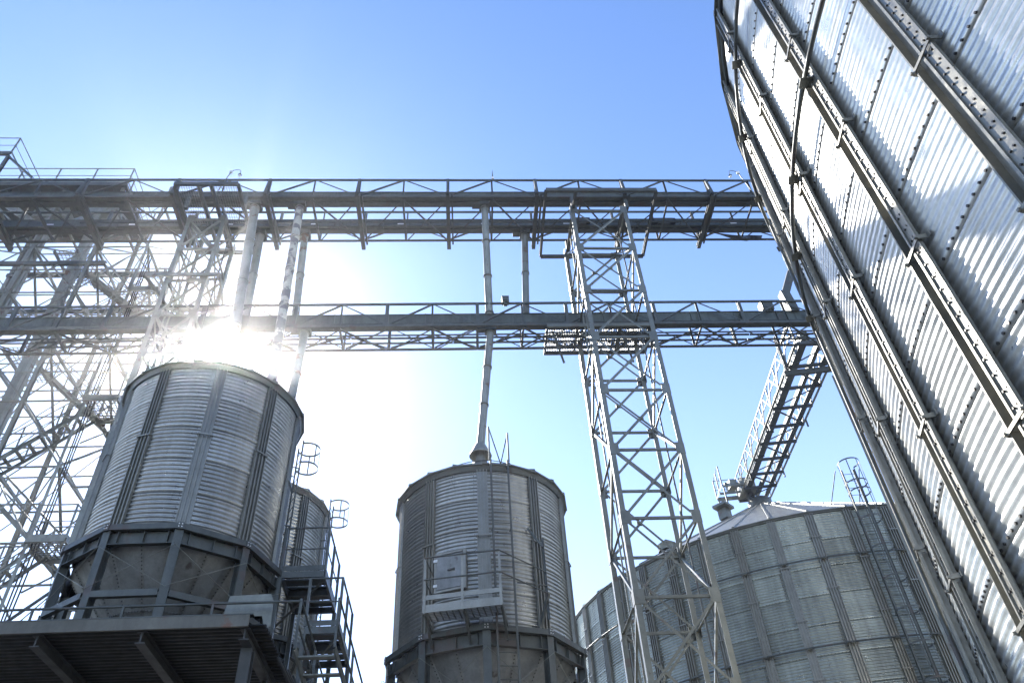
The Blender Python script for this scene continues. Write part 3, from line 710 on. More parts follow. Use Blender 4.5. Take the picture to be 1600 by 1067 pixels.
# ------------------------------------------------------------------ conveyor bridges
def bridge(label, v0, v1, zb, u0, u1, su, nodes_thick, h_near, h_far, mat='grey painted steel', group='conveyor bridges'):
    t = thing('conveyor_bridge', label, 'bridge', tuple(W((u0+u1)/2, (v0+v1)/2, zb)), YAW, group)
    L = u1-u0; step = nodes_thick; us = []
    k = math.ceil((u0-su)/step); u = su+k*step
    while u < u1: us.append(u); u += step
    # chords in lengths between the thick frames
    cuts = [u0]+us+[u1]
    for a, b in zip(cuts[:-1], cuts[1:]):
        if b-a < .05: continue
        bar('bottom_chord', W(a+.002, v0, zb), W(b-.002, v0, zb), .09, .10, mat, t, 'angle')
        bar('bottom_chord', W(a+.002, v1, zb), W(b-.002, v1, zb), .10, .11, mat, t, 'angle', (0, 0, 1), -1)
        bar('handrail', W(a+.002, v0, zb+h_near), W(b-.002, v0, zb+h_near), .06, .065, mat, t)
        bar('handrail', W(a+.002, v1, zb+h_far), W(b-.002, v1, zb+h_far), .06, .065, mat, t)
        bar('mid_rail', W(a+.002, v1, zb+h_far*.55), W(b-.002, v1, zb+h_far*.55), .04, .04, mat, t)
    for i, u in enumerate(us):
        m_ = u+step/2; m0 = u-step/2
        bar('post', W(u, v0, zb), W(u, v0, zb+h_near), .11, .09, mat, t, 'channel')
        bar('post', W(u, v1, zb), W(u, v1, zb+h_far), .09, .09, mat, t, 'channel')
        if m_ < u1:
            bar('post', W(m_, v0, zb), W(m_, v0, zb+h_near), .06, .06, mat, t, 'angle')
            bar('post', W(m_, v1, zb), W(m_, v1, zb+h_far), .06, .06, mat, t, 'angle')
            bar('floor_beam', W(m_, v0, zb-.05), W(m_, v1, zb-.05), .07, .09, mat, t, 'angle')
            # side trusses: struts spread from the middle post's head
            bar('brace', W(m_, v0-.02, zb+h_near-.04), W(u+.06, v0-.02, zb+.05), .05, .05, mat, t, 'angle', VV)
            bar('brace', W(m_, v1+.02, zb+h_far*.55), W(u+.06, v1+.02, zb+.05), .05, .05, mat, t, 'angle', VV)
            if u+step < u1:
                bar('brace', W(m_, v0-.02, zb+h_near-.04), W(u+step-.06, v0-.02, zb+.05), .05, .05, mat, t, 'angle', VV)
                bar('brace', W(m_, v1+.02, zb+h_far*.55), W(u+step-.06, v1+.02, zb+.05), .05, .05, mat, t, 'angle', VV)
                bar('floor_brace', W(m_, v0+.05, zb-.08), W(u+step-.05, v1-.03, zb-.08), .05, .05, mat, t, 'angle')
            bar('floor_brace', W(m_, v0+.05, zb-.085), W(u+.05, v1-.03, zb-.085), .05, .05, mat, t, 'angle')
        if m0 > u0: bar('floor_brace', W(u-.03, v0+.05, zb-.095), W(m0+.03, v1-.03, zb-.095), .045, .045, mat, t, 'angle')
    return t, us
tU, usU = bridge('upper conveyor bridge with thick cross beams under two conveyors', 17.05, 19.0, 23.0, -21.0, 13.5, -.46, 3.166, 1.0, 1.66)
for u in usU:
    bar('cross_beam', W(u, 16.86, 22.885), W(u, 19.32, 22.885), .14, .15, 'grey painted steel', tU, 'channel')
    bar('cross_beam', W(u+.15, 16.9, 22.89), W(u+.15, 19.1, 22.89), .06, .12, 'grey painted steel', tU, 'channel')
    bar('outrigger', W(u, 16.84, 22.95), W(u, 17.02, 24.0), .10, .07, 'grey painted steel', tU, 'channel', VV)
tL, usL = bridge('lower conveyor bridge running behind the pipes and through the wide tower', 18.32, 19.4, 17.87, -21.0, 13.5, -2.44, 2.94, 1.0, 1.12)
# floor stringers and counter braces
for vv, zz in ((18.86, 17.84), (19.12, 17.86)):
    for i in range(8): bar('floor_stringer', W(-13.5+3.3*i, vv, zz), W(-10.22+3.3*i, vv, zz), .05, .05, 'grey painted steel', tL, 'angle')
for i in range(8): bar('floor_stringer', W(-13.5+3.3*i, 18.17, 23.0), W(-10.22+3.3*i, 18.17, 23.0), .045, .05, 'grey painted steel', tU, 'angle')
for u in usL:
    if u+2.94 < 13.4:
        bar('brace', W(u+.05, 19.45, 18.85), W(u+1.42, 19.45, 17.95), .04, .04, 'grey painted steel', tL, 'angle', VV)
        bar('brace', W(u+2.89, 19.45, 18.85), W(u+1.52, 19.45, 17.95), .04, .04, 'grey painted steel', tL, 'angle', VV)
# walkway gratings
grating(tL, W(2.75, 18.2, 17.66), UU, VV, 3.3, 1.18, 'grey painted steel', .055, .03)
bar('platform_edge', W(2.72, 18.14, 17.64), W(6.1, 18.14, 17.64), .06, .12, 'pale galvanised steel', tL, 'channel')
bar('platform_edge', W(2.72, 19.46, 17.64), W(6.1, 19.46, 17.64), .06, .12, 'grey painted steel', tL, 'channel')
for uu in (2.72, 3.7, 5.1, 6.1): bar('platform_beam', W(uu, 18.17, 17.6), W(uu, 19.43, 17.6), .07, .12, 'grey painted steel', tL, 'channel')
for uu in (2.9, 5.15): bar('knee_brace', W(uu, 18.3, 17.55), W(uu+.35, 18.9, 16.7), .06, .06, 'grey painted steel', tL, 'angle')
# conveyors lying in the bridges
def conveyor(label, vc, zb, w, h, u0, u1, step, off, lid=.05, stick=True):
    t = thing('chain_conveyor', label, 'conveyor', tuple(W((u0+u1)/2, vc, zb)), YAW, 'chain conveyors on the bridges')
    us = [u0]; u = off + math.ceil((u0+.3-off)/step)*step
    while u < u1-.2: us.append(u); u += step
    us.append(u1)
    for i, (a, b) in enumerate(zip(us[:-1], us[1:])):
        bar('casing', W(a+.004, vc, zb+h/2), W(b-.004, vc, zb+h/2), w, h, 'conveyor steel', t)
        bar('lid', W(a+.01, vc, zb+h+.012), W(b-.01, vc, zb+h+.012), w+lid, .022, 'conveyor steel', t)
        bar('bottom_lip', W(a+.01, vc-w/2-.035, zb-.006), W(b-.01, vc-w/2-.035, zb-.006), .07, .014, 'conveyor steel', t)
        bar('bottom_lip', W(a+.01, vc+w/2+.03, zb-.006), W(b-.01, vc+w/2+.03, zb-.006), .06, .014, 'conveyor steel', t)
        m_ = (a+b)/2
        bar('return_trough', W(a+.006, vc+.02, zb-.035), W(b-.006, vc+.02, zb-.035), w*.7, .05, 'grey painted steel', t)
        if i: bar('flange', W(a-.012, vc, zb+h/2), W(a+.012, vc, zb+h/2), w+.07, h+.06, 'conveyor steel', t)
        if stick and b-a > 1.5:
            q = a+.55+random.uniform(-.1, .3)
            box('notice_plate', W(q, vc-w/2-.006, zb+h*.45), (.24, .006, .06), 'white sticker', t, YAW)
        if b-a > 1: box('casing_rib', W(m_, vc, zb+h/2), (.02, w+.03, h+.02), 'conveyor steel', t, YAW)
    return t
conveyor('near green-grey chain conveyor on the upper bridge', 17.40, 23.12, .25, .44, -21, 11.6, 1.583, -.46, .05, False)
conveyor('far green-grey chain conveyor on the upper bridge', 18.62, 23.12, .24, .42, -21, 11.9, 3.166, .3)
conveyor('green-grey chain conveyor on the lower bridge', 18.56, 18.05, .23, .44, -21, 11.8, 2.94, -1.2, .05, False)
# landing frames where the towers meet the upper bridge
def head_frame(label, u0, u1, v0, v1, z, inner, mesh_u=None, posts=()):
    t = thing('tower_platform', label, 'platform', tuple(W((u0+u1)/2, (v0+v1)/2, z)), YAW, 'platforms on the towers')
    bar('edge_beam', W(u0, v0, z), W(u1, v0, z), .08, .16, 'grey painted steel', t, 'channel')
    bar('edge_beam', W(u0, v1, z), W(u1, v1, z), .08, .15, 'grey painted steel', t, 'channel')
    for uu in (u0, *inner, u1): bar('cross_beam', W(uu, v0+.04, z+.003), W(uu, v1-.04, z+.003), .09, .15, 'grey painted steel', t, 'channel')
    for a, b in mesh_u or (): grating(t, W(a, v0+.1, z+.1), UU, VV, b-a, (v1-v0)*.55, 'pale galvanised steel', .075, .012, True, .012)
    for uu, vv, zz in posts: bar('bearing_post', W(uu, vv, z+.05), W(uu, vv, zz), .12, .12, 'grey painted steel', t)
    return t
head_frame('open rectangular beam frame on the wide tower below the upper bridge', 2.92, 6.77, 16.22, 19.22, 22.27, (3.95,), (), [(3.95, 17.05, 22.94), (5.87, 17.05, 22.8), (3.95, 19.0, 22.9), (5.87, 19.0, 22.8)])
tf2 = head_frame('meshed landing frame hanging under the upper bridge above the slim tower', -9.48, -7.40, 15.98, 18.96, 22.27, (-8.70, -8.30), ((-9.4, -8.75), (-8.25, -7.45)), [(-9.4, 17.05, 22.94), (-7.45, 17.05, 22.94), (-9.4, 18.9, 22.94), (-7.45, 18.9, 22.94)])
bar('stay_brace', W(-9.3, 17.7, 22.15), W(-8.2, 18.0, 20.9), .08, .08, 'pale galvanised steel', tf2, 'angle')
bar('stay_brace', W(-7.45, 17.7, 22.15), W(-8.9, 18.0, 20.9), .08, .08, 'pale galvanised steel', tf2, 'angle')
tm = thing('tower_platform', 'meshed ledge around the slim tower between the two bridges', 'platform', tuple(W(-8.8, 17.9, 19.2)), YAW, 'platforms on the towers')
bar('edge_beam', W(-10.0, 17.25, 19.2), W(-7.7, 17.25, 19.2), .07, .13, 'pale galvanised steel', tm, 'channel')
bar('edge_beam', W(-9.7, 18.75, 19.2), W(-7.9, 18.75, 19.2), .07, .13, 'pale galvanised steel', tm, 'channel')
bar('cross_beam', W(-10.0, 17.29, 19.2), W(-9.7, 18.71, 19.2), .07, .12, 'pale galvanised steel', tm, 'channel')
bar('cross_beam', W(-7.7, 17.29, 19.2), W(-7.9, 18.71, 19.2), .07, .12, 'pale galvanised steel', tm, 'channel')
grating(tm, W(-9.85, 17.32, 19.25), UU, VV, .55, 1.35, 'pale galvanised steel', .08, .012, True, .014)
grating(tm, W(-8.3, 17.32, 19.25), UU, VV, .5, 1.35, 'pale galvanised steel', .08, .012, True, .014)

# ------------------------------------------------------------------ drop pipes
def pipe(label, pts, r, mat, collars=3, hood=False):
    t = thing('drop_pipe', label, 'pipe', tuple(pts[-1]), 0, 'drop pipes')
    for a, b in zip(pts[:-1], pts[1:]):
        a = Vector(a); b = Vector(b)
        bar('tube', a, b, 2*r, 2*r, mat, t, 'pipe')
        dirv = (b-a).normalized()
        for i in range(collars+1):
            q = a+(b-a)*(0.02+.96*i/max(1, collars)); bar('collar', q-dirv*.03, q+dirv*.03, 2*r+.05, 2*r+.05, mat, t, 'pipe')
    a = Vector(pts[0]); box('inlet_box', a+Vector((0, 0, .02)), (2*r+.14, 2*r+.10, .16), 'conveyor steel', t, YAW)
    box('slide_gate', a+Vector((-.28, 0, .06)), (.34, 2*r, .06), 'grey painted steel', t, YAW)
    return t
pipe('grey pipe from the upper bridge down onto the silo below the sun', [W(-7.25, 17.45, 23.0), W(-6.44, 16.72, 14.35)], .15, 'pipe steel', 4)
pipe('grey pipe between the bridges, just right of the landing frame', [W(-7.31, 18.72, 22.95), W(-7.05, 18.62, 18.5)], .14, 'pipe steel', 2)
pipe('flaking whitish pipe from the upper bridge to the right of the sun', [W(-5.69, 17.46, 23.0), W(-5.05, 16.25, 13.35)], .135, 'flaking painted pipe', 5)
pipe('grey pipe between the bridges beside the flaking pipe', [W(-5.71, 18.72, 22.95), W(-5.45, 18.62, 18.5)], .13, 'pipe steel', 2)
pipe('short pipe from the lower bridge behind the flaking pipe', [W(-5.06, 18.6, 17.9), W(-4.78, 17.3, 13.2)], .13, 'pipe steel', 2)
pipe('pipe joining the bridges straight above the middle silo', [W(.85, 17.46, 23.0), W(.90, 18.5, 18.5)], .125, 'pipe steel', 3)
tq = pipe('slim pipe from the lower bridge into the middle silo roof', [W(.92, 18.62, 17.9), W(.47, 18.45, 13.1)], .115, 'pipe steel', 3)
C0 = W(.47, 18.45, 0)
one('rain_hood', MB().add(*revolve([(.14, 13.25), (.30, 12.92), (.32, 12.86), (.30, 12.86), (.13, 13.2)], 20)), 'pipe steel', tq, True, False, T(C0.x, C0.y, 0))
one('neck', MB().add(*revolve([(.12, 13.1), (.14, 12.7), (.24, 12.45), (.30, 12.3)], 20)), 'pipe steel', tq, True, False, T(C0.x, C0.y, 0))
pipe('short pipe joining the bridges just left of the wide tower', [W(2.36, 18.72, 22.95), W(2.12, 18.60, 18.5)], .12, 'pipe steel', 2)

# ------------------------------------------------------------------ lamps and small boxes on the bridges
def bridge_lamp(label, u, v, z, side, lean=0.0):
    t = thing('bridge_lamp', label, 'lamp', tuple(W(u, v, z)), 0, 'lamps on the upper bridge')
    top = W(u+lean, v, z+1.42)
    bar('pole', W(u, v, z), top, .034, .034, 'pale galvanised steel', t, 'tube')
    pts = [top + UU*side*(.34*math.sin(q*PI/2/8*1.0)) + Vector((0, 0, .14*math.sin(q*PI/8)-.06*(q/8)**2)) for q in range(9)]
    pts.append(pts[-1]+Vector((0, 0, -.12)))
    one('arm', MB().sweep(pts, .012, 8), 'pale galvanised steel', t, True)
    e = pts[-1]; one('lamp_head', MB().add(*revolve([(.001, .04), (.04, .03), (.07, -.03), (.065, -.04), (.02, .0)], 14)), 'grey painted steel', t, True, False, T(*e))
    one('bulb', MB().add(*revolve([(.04, -.03), (.055, -.07), (.04, -.11), (.001, -.125)], 14)), 'lamp glass', t, True, False, T(*e))
    box('junction_box', top+Vector((0, 0, -.02)), (.10, .08, .12), 'lamp glass', t, YAW)
bridge_lamp('bent arm lamp above the meshed landing frame on the upper bridge', -8.56, 17.02, 23.05, 1, .30)
bridge_lamp('bent arm lamp at the right end of the upper bridge by the bright silo', 10.7, 17.02, 23.05, -1, -.30)
tmast = thing('aerial_mast', 'thin pointed mast on the upper rail above the middle silo', 'mast', tuple(W(1.17, 17.05, 24.0)))
one('rod', MB().add(*revolve([(.025, 0), (.02, .3), (.004, .62)], 8)), 'pale galvanised steel', tmast, True, False, T(*W(1.17, 17.05, 24.03)))
box('clamp', W(1.17, 17.05, 24.12), (.09, .08, .12), 'lamp glass', tmast, YAW)
def small_box(label, name, cat, c, s, mat='pale galvanised steel'):
    t = thing(name, label, cat, tuple(c)); box('case', Vector(c)+Vector((0, 0, s[2]/2)), s, mat, t, YAW)
    box('cover', Vector(c)-VV*(s[1]/2+.012)+Vector((0, 0, s[2]*.5)), (s[0]*.8, .02, s[2]*.8), 'grey painted steel', t, YAW)
    box('bracket', Vector(c)+Vector((0, 0, -.04)), (s[0]*.5, s[1]*.7, .08), 'grey painted steel', t, YAW); return t
small_box('small pale box on the lower rail left of the wide tower', 'control_box', 'box', W(1.44, 18.3, 18.86), (.24, .2, .26))
small_box('pale motor box at the right end of the lower bridge', 'motor_box', 'box', W(10.32, 18.5, 18.55), (.4, .3, .4))
small_box('black drive box on the far upper conveyor behind the wide tower', 'drive_box', 'box', W(4.5, 18.40, 23.22), (.62, .14, .24), 'black rubber')
small_box('black drive box on the far upper conveyor right of the wide tower', 'drive_box', 'box', W(7.6, 18.40, 23.22), (.9, .14, .20), 'black rubber')
tsp = thing('elbow_spout', 'bent square spout dropping onto the right end of the lower conveyor', 'spout', tuple(W(11.2, 18.5, 18.5)))
bar('upper_leg', W(11.75, 18.5, 20.6), W(11.15, 18.5, 19.35), .26, .26, 'grey painted steel', tsp)
bar('lower_leg', W(11.12, 18.5, 19.45), W(11.22, 18.5, 18.47), .30, .30, 'grey painted steel', tsp)
tcab = thing('cable_bundle', 'black cables sagging under the right end of the upper bridge', 'cable', tuple(W(9.5, 18.9, 22.9)))
for i in range(5):
    p0 = W(8.9+.1*i, 18.55, 23.02); p1 = W(11.4, 18.8+.05*i, 22.92)
    pts = [p0+(p1-p0)*(j/10)+Vector((0, 0, -(.16+.03*i)*math.sin(PI*j/10)*(1 if j < 8 else .6))) for j in range(11)]
    one('cable', MB().sweep(pts, .02, 6), 'black rubber', tcab, True)
tw = thing('loose_wire', 'thin wire dangling under the upper bridge left of the meshed frame', 'wire', tuple(W(-9.6, 18.2, 21.3)))
one('strand', MB().sweep([W(-9.55+.06*math.sin(i*1.3), 18.2, 22.9-.16*i) for i in range(11)], .008, 5), 'black rubber', tw, True)

# ------------------------------------------------------------------ gallery running up to the far silo's roof
tg = thing('conveyor_gallery', 'narrow railed gallery climbing to the roof of the weathered silo', 'bridge', tuple(W(14.7, 29, 20)), 0, 'conveyor bridges')
G0 = W(13.35, 21.2, 19.75); G1 = W(15.5, 36.1, 22.1)
gd = (G1-G0); GL = gd.length; gd.normalize(); gs = Vector((gd.y, -gd.x, 0)).normalized()
def GP(s, off, h): return G0+gd*s+gs*off+Vector((0, 0, h))
N_ = 9; st_ = GL/N_
for off, hh in ((-.85, 0), (.85, 0)):
    for i in range(N_):
        bar('chord', GP(i*st_+.003, off, 0), GP((i+1)*st_-.003, off, 0), .10, .12, 'pale galvanised steel', tg, 'angle')
        bar('handrail', GP(i*st_+.003, off, 1.05), GP((i+1)*st_-.003, off, 1.05), .05, .05, 'pale galvanised steel', tg)
        bar('mid_rail', GP(i*st_+.003, off, .55), GP((i+1)*st_-.003, off, .55), .035, .035, 'pale galvanised steel', tg)
        bar('brace', GP(i*st_, off*1.02, .05), GP((i+.5)*st_, off*1.02, 1.0), .05, .05, 'pale galvanised steel', tg, 'angle', gs)
        bar('brace', GP((i+1)*st_, off*1.02, .05), GP((i+.5)*st_, off*1.02, 1.0), .05, .05, 'pale galvanised steel', tg, 'angle', gs)
        bar('post', GP(i*st_, off, 0), GP(i*st_, off, 1.05), .06, .06, 'pale galvanised steel', tg, 'angle', gd)
for i in range(N_+1): bar('floor_beam', GP(i*st_, -.85, -.1), GP(i*st_, .85, -.1), .09, .13, 'grey painted steel', tg, 'channel')
for i in range(N_):
    s_ = 1 if i % 2 else -1
    bar('floor_brace', GP(i*st_, -.83*s_, -.06), GP((i+1)*st_, .83*s_, -.06), .06, .06, 'grey painted steel', tg, 'angle')
for i in range(N_):
    bar('walkway_plank', GP(i*st_+.02, .62, .03), GP((i+1)*st_-.02, .62, .03), .24, .03, 'grey painted steel', tg)
tgc = thing('chain_conveyor', 'dark chain conveyor lying in the climbing gallery', 'conveyor', tuple(W(14.7, 29, 20)), 0, 'chain conveyors on the bridges')
for i in range(6):
    a, b = GL*i/6+.01, GL*(i+1)/6-.01
    bar('casing', GP(a, -.45, .32), GP(b, -.45, .32), .30, .42, 'conveyor steel', tgc)
    bar('flange', GP(b-.01, -.45, .32), GP(b+.02, -.45, .32), .36, .5, 'conveyor steel', tgc)
    bar('lower_casing', GP(a, .18, .16), GP(b, .18, .16), .16, .2, 'conveyor steel', tgc)
box('head_box', GP(GL-.3, -.35, .5), (.8, 1.0, .8), 'pale galvanised steel', tgc, math.atan2(gd.y, gd.x)-PI/2)
bar('discharge_spout', GP(GL-.4, -.3, .1), GP(GL-.35, -.25, -.9), .3, .3, 'grey painted steel', tgc)
# head platform at its upper end
tgp = thing('head_platform', 'small railed platform on the weathered silo roof beside the gallery head', 'platform', tuple(W(14.4, 35.2, 21)), 0)
for a_, b_ in (((-2.0, -1.0), (-2.0, .9)), ((-2.0, .9), (-.9, .9))):
    railing(tgp, [GP(GL-1.2+a_[1], a_[0], 0), GP(GL-1.2+b_[1], b_[0], 0)], 1.15, 'pale galvanised steel', (.5,), .06, True, .9)
for q in (-1.0, .0, .9): bar('floor_beam', GP(GL-1.2+q, -2.0, -.05), GP(GL-1.2+q, -.9, -.05), .08, .1, 'pale galvanised steel', tgp, 'channel')
for q in (-1.0, .9):
    bar('support_post', GP(GL-1.2+q, -1.95, -.1), GP(GL-1.2+q, -1.95, -1.9), .07, .07, 'pale galvanised steel', tgp)
box('motor', GP(GL-1.2, -1.3, .35), (.4, .6, .45), 'pale galvanised steel', tgp, .2)
bar('drive_shaft_guard', GP(GL-1.1, -1.6, .5), GP(GL-.8, -.8, .55), .25, .25, 'grey painted steel', tgp, 'tube')
for off in (-.82, .82):
    for q in (.35, .7): bar('trestle_leg', GP(GL*q+1.0, off, -.1), GP(GL*q+1.0, off, -.5), .06, .06, 'grey painted steel', tg)
# portal at the gallery's lower end
for off in (-.95, .95):
    bar('portal_post', GP(1.6, off, -.55), GP(1.6, off, 1.5), .10, .10, 'grey painted steel', tg, 'channel')
bar('portal_beam', GP(1.6, -1.1, -.45), GP(1.6, 1.1, -.45), .12, .22, 'grey painted steel', tg, 'channel')

# ------------------------------------------------------------------ elevator tower at the left
te = thing('elevator_tower', 'tall braced elevator tower with stairs along the left edge', 'tower', tuple(W(-14.5, 22.3, GZ)))
PS = 'pale galvanised steel'
UC = (-12.5, -14.5, -16.9, -19.3); VC = (21.0, 23.6); ZT = 29.0; ST = 2.62
for i, u in enumerate(UC):
    for j, v in enumerate(VC):
        wd = .10 if i == 0 else .13
        bar('leg', W(u, v, GZ), W(u, v, ZT), wd, wd, PS, te, 'ibeam' if i else 'angle', VV)
k = 0; z = 1.5
while z < ZT:
    for v in VC:
        for a, b in zip(UC[:-1], UC[1:]):
            bar('strut', W(a, v, z), W(b, v, z), .07, .08, PS, te, 'angle')
            if z+ST < ZT+.5:
                s_ = .03*(1 if v > 22 else -1)
                if (k % 2) ^ (a == UC[1]): bar('brace', W(a, v+s_, z), W(b, v+s_, z+ST), .06, .06, PS, te, 'angle', VV)
                else: bar('brace', W(b, v+s_, z), W(a, v+s_, z+ST), .06, .06, PS, te, 'angle', VV)
                if a == UC[0]: bar('brace', W(a, v-s_, z+ST*k % 1*0), W((a+b)/2, v-s_, z+ST/2), .05, .05, PS, te, 'angle', VV)
    for u in UC:
        bar('strut', W(u, VC[0], z), W(u, VC[1], z), .08, .09, PS, te, 'angle')
        if z+ST < ZT+.5:
            p, q = (VC if k % 2 else VC[::-1]); bar('brace', W(u, p, z), W(u, q, z+ST), .07, .07, PS, te, 'angle', UU)
    for v in VC:
        for a, b in zip(UC[:-1], UC[1:]):
            if z+ST < ZT+.5:
                q = .06 if v > 22 else -.06
                if (k % 2) ^ (a == UC[1]): bar('counter_brace', W(b, v+q, z), W(a, v+q, z+ST), .045, .045, PS, te, 'angle', VV)
                else: bar('counter_brace', W(a, v+q, z), W(b, v+q, z+ST), .045, .045, PS, te, 'angle', VV)
                bar('counter_brace', W(a, v-q, z+ST/2), W(b, v-q, z+ST/2), .04, .045, PS, te, 'angle', VV)
    bar('counter_brace', W(UC[0], VC[0], z), W(UC[1], VC[1], z), .045, .045, PS, te, 'angle'); bar('counter_brace', W(UC[1], VC[0], z+.05), W(UC[2], VC[1], z+.05), .045, .045, PS, te, 'angle')
    z += ST; k += 1
# stairs zigzagging between landings on the right flank
LZ = [1.5+ST*i for i in range(10)]
zf_ = [-1.3+5.25*i for i in range(6)]          # right-hand landings
zf_ = [1.45, 6.7, 11.95, 17.1, 22.35]
for i, zz in enumerate(zf_):
    u0, u1, v0, v1 = -12.45, -11.35, 20.75, 22.0
    bar('landing_beam', W(u0, v0, zz-.06), W(u1, v0, zz-.06), .07, .12, PS, te, 'channel')
    bar('landing_beam', W(u1, v0, zz-.06), W(u1, v1, zz-.06), .07, .12, PS, te, 'channel')
    bar('landing_beam', W(u0, v1, zz-.06), W(u1, v1, zz-.06), .07, .12, PS, te, 'channel')
    grating(te, W(u0, v0+.04, zz), UU, VV, u1-u0-.06, v1-v0-.08, PS, .13, .02)
    railing(te, [W(u0, v0, zz), W(u1, v0, zz), W(u1, v1, zz), W(u0, v1, zz)], 1.1, PS, (.5,), .05, True, 1.2)
    bar('knee_brace', W(u1, v0, zz-.1), W(-12.5, 21.0, zz-1.2), .06, .06, PS, te, 'angle')
    bar('knee_brace', W(u1, v1, zz-.1), W(-12.5, 21.6, zz-1.2), .06, .06, PS, te, 'angle')
    for (dz, vv) in ((-ST, 21.25), (ST, 22.3)):
        a = W(-12.3, vv, zz); b = W(-15.2, vv, zz+dz)
        for dv in (0, .62):
            bar('stringer', a+VV*dv, b+VV*dv, .03, .13, PS, te, 'channel')
            bar('stair_rail', a+VV*dv+Vector((0, 0, .95)), b+VV*dv+Vector((0, 0, .95)), .04, .04, PS, te, 'tube')
            bar('stair_rail', a+VV*dv+Vector((0, 0, .5)), b+VV*dv+Vector((0, 0, .5)), .03, .03, PS, te, 'tube')
            for q in (0.02, .33, .66, .98): c_ = a+(b-a)*q+VV*dv; bar('railing_post', c_, c_+Vector((0, 0, .95)), .04, .04, PS, te)
        for q in range(10): c_ = a+(b-a)*((q+.5)/10); bar('tread', c_+VV*.03, c_+VV*.59, .13, .03, PS, te)
    zl = zz+ST
    grating(te, W(-16.1, 21.1, zl), UU, VV, .9, 1.9, PS, .13, .02)
    bar('landing_beam', W(-15.2, 21.05, zl-.06), W(-15.2, 23.1, zl-.06), .07, .12, PS, te, 'channel')
    bar('landing_beam', W(-16.1, 21.05, zl-.06), W(-16.1, 23.1, zl-.06), .07, .12, PS, te, 'channel')
# second pair of slim verticals and cable runs beside the landings
for u, v in ((-11.95, 22.2), (-11.95, 23.6)): bar('slim_post', W(u, v, GZ), W(u, v, 25.5), .10, .10, PS, te, 'angle', VV)
for zz in LZ: bar('strut', W(-12.5, 22.2, zz), W(-11.95, 22.2, zz), .06, .06, PS, te, 'angle')
for i in range(3):
    pts = [W(-12.30+.07*i+.02*math.sin(q*.9+i), 20.9+.03*i, GZ+q*1.0) for q in range(27)]
    one('cable', MB().sweep(pts, .022, 6), 'black rubber', te, True)
# top deck and head house rails
for v in (20.8, 23.8): bar('deck_beam', W(-20.5, v, ZT-.08), W(-14.3, v, ZT-.08), .12, .2, 'grey painted steel', te, 'channel')
for u in (-14.35, -16.9, -19.3): bar('deck_beam', W(u, 20.85, ZT-.1), W(u, 23.75, ZT-.1), .12, .18, 'grey painted steel', te, 'channel')
for i in range(14):
    bar('deck_plank', W(-20.5+.44*i, 20.86, ZT+.03), W(-20.5+.44*i, 23.74, ZT+.03), .43, .03, 'grey painted steel', te)
railing(te, [W(-20.5, 20.8, ZT+.05), W(-14.3, 20.8, ZT+.05), W(-14.3, 23.8, ZT+.05)], 1.05, PS, (.5,), .045, True, 1.5)
railing(te, [W(-22.0, 20.4, 30.7), W(-19.6, 20.4, 30.7), W(-19.6, 23.0, 30.7)], 1.15, PS, (.5,), .05, True, 2.4)
for v in (20.4, 23.0): bar('deck_beam', W(-22.0, v, 30.62), W(-19.6, v, 30.62), .12, .16, 'grey painted steel', te, 'channel')
for u in (-19.65, -21): bar('head_post', W(u, 20.45, ZT), W(u, 20.45, 30.6), .12, .12, 'grey painted steel', te, 'ibeam')
bar('head_brace', W(-19.65, 20.45, 30.5), W(-18.2, 20.6, ZT+.1), .09, .09, 'grey painted steel', te, 'channel')
# mid-level machinery deck just behind the upper bridge
for u0, u1, zz in ((-19.4, -13.2, 26.2), (-19.4, -13.8, 24.0)):
    bar('deck_beam', W(u0, 20.95, zz), W(u1, 20.95, zz), .12, .18, 'grey painted steel', te, 'channel')
    bar('deck_beam', W(u0, 23.55, zz), W(u1, 23.55, zz), .12, .18, 'grey painted steel', te, 'channel')
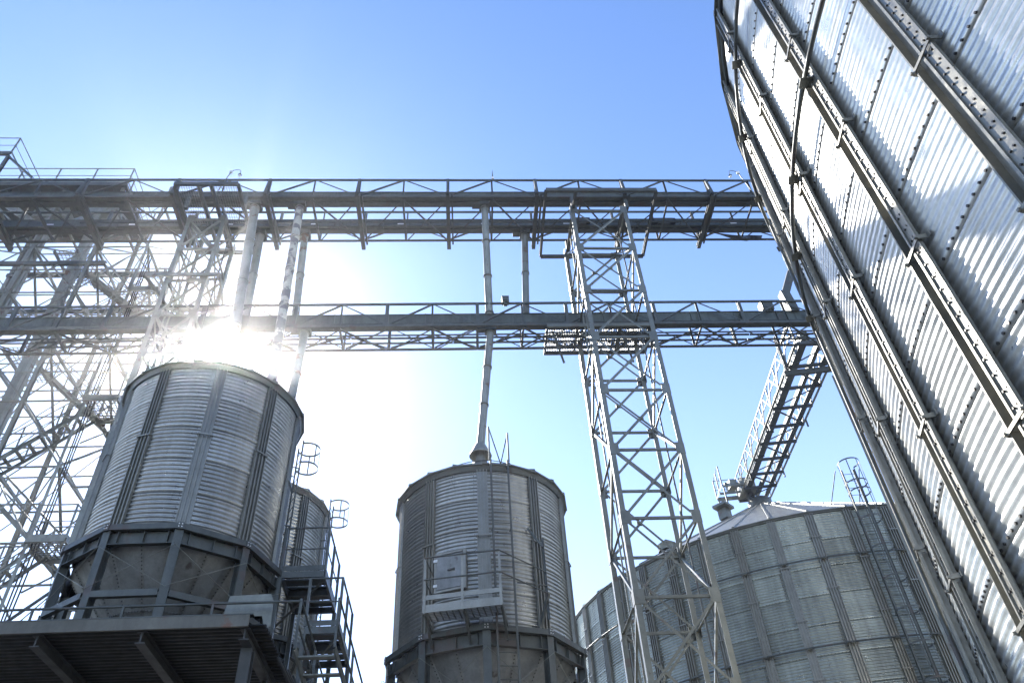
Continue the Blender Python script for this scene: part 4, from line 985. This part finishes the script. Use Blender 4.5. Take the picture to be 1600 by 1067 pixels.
# bucket elevators standing in the tower
def elevator(label, u, v, z1):
    t = thing('bucket_elevator', label, 'elevator', tuple(W(u, v, GZ)), YAW, 'bucket elevators in the tower')
    for dv in (-.11, .11):
        z = GZ
        while z < z1:
            zz = min(z+2.4, z1)
            bar('trunk', W(u, v+dv, z+.004), W(u, v+dv, zz-.004), .28, .17, 'pipe steel', t, 'box', VV)
            bar('flange', W(u, v+dv, zz-.02), W(u, v+dv, zz+.02), .32, .20, 'pipe steel', t, 'box', VV); z += 2.4
    one('head', MB().add(*[extrude([(-.7, 0), (.7, 0), (.78, .35), (.5, .85), (-.3, .95), (-.75, .6)], -.25, .25)][0]), 'pipe steel', t, False, False,
        T(*W(u, v, z1)) @ RZ(YAW) @ Matrix.Rotation(PI/2, 4, 'X'))
    box('motor', W(u+.3, v-.5, z1+.55), (.4, .5, .36), 'grey painted steel', t, YAW)
elevator('wide twin trunk bucket elevator standing left of the stair flights', -15.3, 21.5, 27.6)
elevator('twin trunk bucket elevator at the far left edge of the tower', -17.6, 22.0, 28.0)
for i, (ua, va, za, ub, vb_, zb_) in enumerate(((-15.6, 21.4, 27.4, -14.2, 18.75, 23.7), (-18.0, 22.0, 27.6, -16.4, 17.5, 23.7))):
    pipe(('round chute from the elevator tower down to the far upper conveyor', 'round chute at the left edge dropping onto the near upper conveyor')[i],
         [W(ua, va, za), W(ub, vb_, zb_)], .15, 'pipe steel', 2)

# ------------------------------------------------------------------ thin haze volume added to stand in for lens glare round the sun
mh = bpy.data.materials.new('glare haze'); mh.use_nodes = True; hn = mh.node_tree; hn.nodes.clear()
ho = hn.nodes.new('ShaderNodeOutputMaterial'); hv = hn.nodes.new('ShaderNodeVolumePrincipled')
hv.inputs['Color'].default_value = (0.95, 0.96, 1.0, 1); hv.inputs['Density'].default_value = 0.0008; hv.inputs['Anisotropy'].default_value = 0.93
hn.links.new(hv.outputs[0], ho.inputs['Volume']); MAT['glare haze'] = mh
hz_ = put('haze', mesh('haze', lambda: MB().box((0, 0, 15.0), (840, 840, 36.0)).out(), 'glare haze'), Matrix.Identity(4)); hz_['kind'] = 'stuff'
hz_['label'] = 'added thin haze standing in for lens glare round the sun'; hz_['category'] = 'haze'
